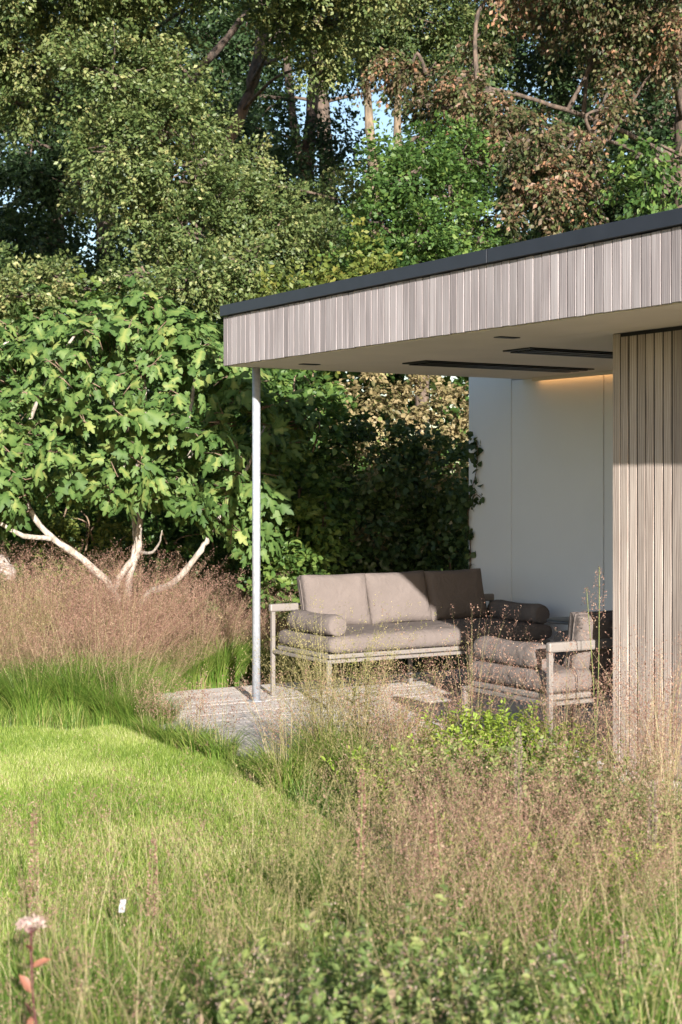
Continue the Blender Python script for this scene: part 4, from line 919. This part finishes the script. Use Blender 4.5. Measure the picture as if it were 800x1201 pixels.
for lab, px, d_, q, k in (('fresh green grass tuft low in the bed left of the bottom centre', 285, 4.6, .7, 0), ('green grass tuft in the bed below the grey stone', 470, 5.6, .62, 1), ('yellow green grass tuft in the bed right of the centre', 575, 5.3, .62, 2),
                          ('green grass tuft in the bed near the lower right edge', 690, 5.5, .72, 3), ('bright green grass tuft at the lower left edge', 20, 4.3, .62, 4), ('green grass tuft by the left side of the bottom edge', 150, 4.2, .6, 5), ('green grass tuft between lawn and rusty spike', 385, 6.2, .6, 6), ('green grass tuft at the lower right edge', 795, 5.0, .75, 7)):
    copy_thing(t0, lab, gx(px, d_), d_, k * .9, q)
# flower spikes and single stalks
def spike(label, px, py_top, d_, length, r=.012, mat='seed', lean=.03, dens=1300):
    tip = at(px, py_top, d_); base = Vector((tip.x - lean, d_, GZ)); t = thing('flower_spike', label, 'flower', base)
    a = Acc(); limbs(a, [base, (base + tip) / 2 + Vector((.01, 0, 0)), tip], .0035, .002, 5); obj('stem', a.mesh('stem', base), M['redleaf'] if mat == 'redleaf' else M['straw'], t)
    n = int(length * dens); tt = rng.random(n); c = np.array(tip) - np.array([lean * .5, 0, 1])[None] * (tt * length)[:, None]
    rr = r * (.25 + 1.2 * np.minimum(tt * 2.2, 1) * (1.15 - tt * .5)); o = rand_unit(n); o[:, 2] *= .4
    l = Acc(); leaves(l, c + o * rr[:, None] * .6, o + [0, 0, .5], rand_unit(n), .010, .006, rng.random(n)); obj('seed_heads', l.mesh('seed_heads', base), M[mat], t)['kind'] = 'stuff'
spike('dark spike rising in front of the armchair', 609, 850, 6.0, .30)
spike('dark plum spike near the right edge below the green tuft', 766, 915, 5.6, .24, .016)
spike('dark plum spike low in the bed right of the bottom centre', 648, 1092, 4.4, .14)
spike('dark spike low in the bed near the right edge', 733, 1092, 4.6, .10)
spike('tall pale spike standing left of the lawn centre', 40, 950, 5.2, .45, .016, 'panicle', .01)
spike('pale spike leaning over the lawn right of the white marker', 180, 985, 5.0, .25, .014, 'panicle', .05)
spike('tall rusty spike left of the grey stone', 425, 905, 5.0, .34, .012, 'panicle', .04)
spike('pink spike right of the grey stone', 508, 940, 5.2, .26, .012, 'panicle', -.06)
spike('pale feathery spike in front of the dark wall joint', 703, 665, 9.0, .34, .05, 'panicle', .03, 700)
spike('pale feathery spike left of the one before the wall joint', 688, 690, 9.05, .22, .04, 'panicle', -.06, 600)
# stonecrop flower with red leaves, bottom left
sb_ = Vector((gx(42, 3.7), 3.7, GZ)); sed = thing('stonecrop', 'pale pink flat flower head on a red leafed stem at bottom left', 'flower', sb_)
top = at(36, 1082, 3.7); a = Acc(); limbs(a, [sb_, sb_.lerp(top, .35) + Vector((.03, 0, 0)), sb_.lerp(top, .7) + Vector((.004, 0, 0)), top], .0045, .003, 6)
for k in range(9): limbs(a, [top - Vector((0, 0, .03)), top + Vector((rng.uniform(-.03, .03), rng.uniform(-.03, .03), -.003))], .002, .001, 4)
obj('stem', a.mesh('stem', sb_), M['redleaf'], sed)
l = Acc(); n = 420; q = rng.uniform(-1, 1, (n, 2)); q = q[(q ** 2).sum(1) < 1]; n = len(q)
c = np.array(top) + np.stack([q[:, 0] * .034, q[:, 1] * .034, .010 - .016 * (q ** 2).sum(1) + rng.normal(0, .003, n)], 1)
leaves(l, c, rand_unit(n), rand_unit(n) + [0, 0, 1], .008, .007, rng.random(n)); obj('flower_head', l.mesh('flower_head', sb_), M['flower'], sed)['kind'] = 'stuff'
l = Acc(); tt = np.array([.15, .22, .3, .36, .45, .5, .6, .66, .75, .84, .9, .55]); c = np.array(sb_) + (np.array(top) - np.array(sb_)) * tt[:, None]
axx = rand_unit(12); axx[:, 2] = np.abs(axx[:, 2]) * .6 + .35; axx[:, 1] *= .5
me = None
for k in range(12):
    la = Acc(); leaves(la, c[k:k + 1], axx[k:k + 1], np.array([[0, -.4, 1.]]), .075 * (1.1 - tt[k] * .5), .036 * (1.1 - tt[k] * .5), rng.random(1), True)
    obj('leaf', la.mesh('leaf', sb_), M['redleaf'], sed)
ORD = ['leftmost', 'second', 'third', 'fourth', 'fifth', 'sixth', 'seventh', 'eighth', 'ninth', 'tenth', 'eleventh', 'twelfth', 'thirteenth', 'fourteenth', 'fifteenth', 'sixteenth']
for grp, txt in ((LG, 'lime green bushy plant, %s of the row before the armchair'), (GT, 'bright green grass tuft, %s along the back edge of the lawn'),
                 (FG, 'leafy perennial with brown seed heads, %s along the bottom edge'), (BG, 'brown green bushy perennial, %s in the middle bed')):
    row = sorted([o for o in COL.objects if o.parent is None and o.get('group') == grp and not (grp == GT and o.location.y < 10)], key=lambda o: o.location.x / o.location.y)
    for k, o in enumerate(row):
        w_ = ORD[k] if k == 0 else ('rightmost' if k == len(row) - 1 else ORD[k] + ' from the left')
        o['label'] = txt % w_
# white plant marker on the lawn edge
mk = at(134, 1063, 5.6); mt = thing('plant_marker', 'small white plant marker standing in the lawn', 'plant marker', (mk.x, mk.y, GZ))
obj('stake', box_mesh('stake', -.002, .002, -.001, .001, 0, mk.z - GZ - .02), M['forb'], mt)
obj('tag', box_mesh('tag', -.012, .012, -.004, .004, mk.z - GZ - .0195, mk.z - GZ + .03, .0035), M['marker'], mt, (0, 0, 0), (.1, .12, .5))
# grey stones in the bed
def stone(label, px, d_, s, seed):
    rr = np.random.default_rng(seed); bm = bmesh.new(); bmesh.ops.create_icosphere(bm, subdivisions=3, radius=1)
    ph = rr.uniform(0, 6, 6)
    for vtx in bm.verts:
        q = vtx.co; f = 1 + .12 * math.sin(3 * q.x + ph[0]) * math.cos(3 * q.y + ph[1]) + .07 * math.sin(6 * q.z + ph[2] + 4 * q.x)
        vtx.co = Vector((q.x * s[0], q.y * s[1], max(-.4, min(.62, q.z)) * s[2])) * f
    tag(obj('field_stone', bm_mesh('field_stone', bm, False), M['stone'], None, (gx(px, d_), d_, GZ + s[2] * .3), (0, 0, rr.uniform(0, 3))), label, 'stone')
stone('flat grey stone lying in the bed by the lawn border', 472, 7.1, (.11, .08, .07), 3)
# pale hydrangea bloom at the left edge
hb = Vector((gx(4, 13.6), 13.6, GZ)); hy = thing('white_hydrangea', 'white flower head at the left picture edge above the grasses', 'flower', hb)
a = Acc(); l = Acc(); lf = Acc()
for px, py, r in ((8, 672, .085), (2, 660, .07), (-14, 668, .08)):
    c = at(px, py, 13.6); limbs(a, [hb, hb.lerp(c, .6) + Vector((.03, 0, 0)), c], .006, .004, 5)
    n = 260; o = rand_unit(n); leaves(l, np.array(c) + o * r * rng.uniform(.75, 1, n)[:, None], np.cross(o, rand_unit(n)), o, .032, .03, rng.random(n), True)
    n = 14; leaves(lf, np.array(c) + [0, 0, -.12] + rng.normal(0, .07, (n, 3)), rand_unit(n), rng.normal(0, .4, (n, 3)) + [0, 0, 1], .11, .07, rng.random(n), True)
obj('stem', a.mesh('stem', hb), M['twig'], hy); obj('flower_head', l.mesh('flower_head', hb), M['whiteflower'], hy)['kind'] = 'stuff'; obj('foliage', lf.mesh('foliage', hb), M['green'], hy)['kind'] = 'stuff'
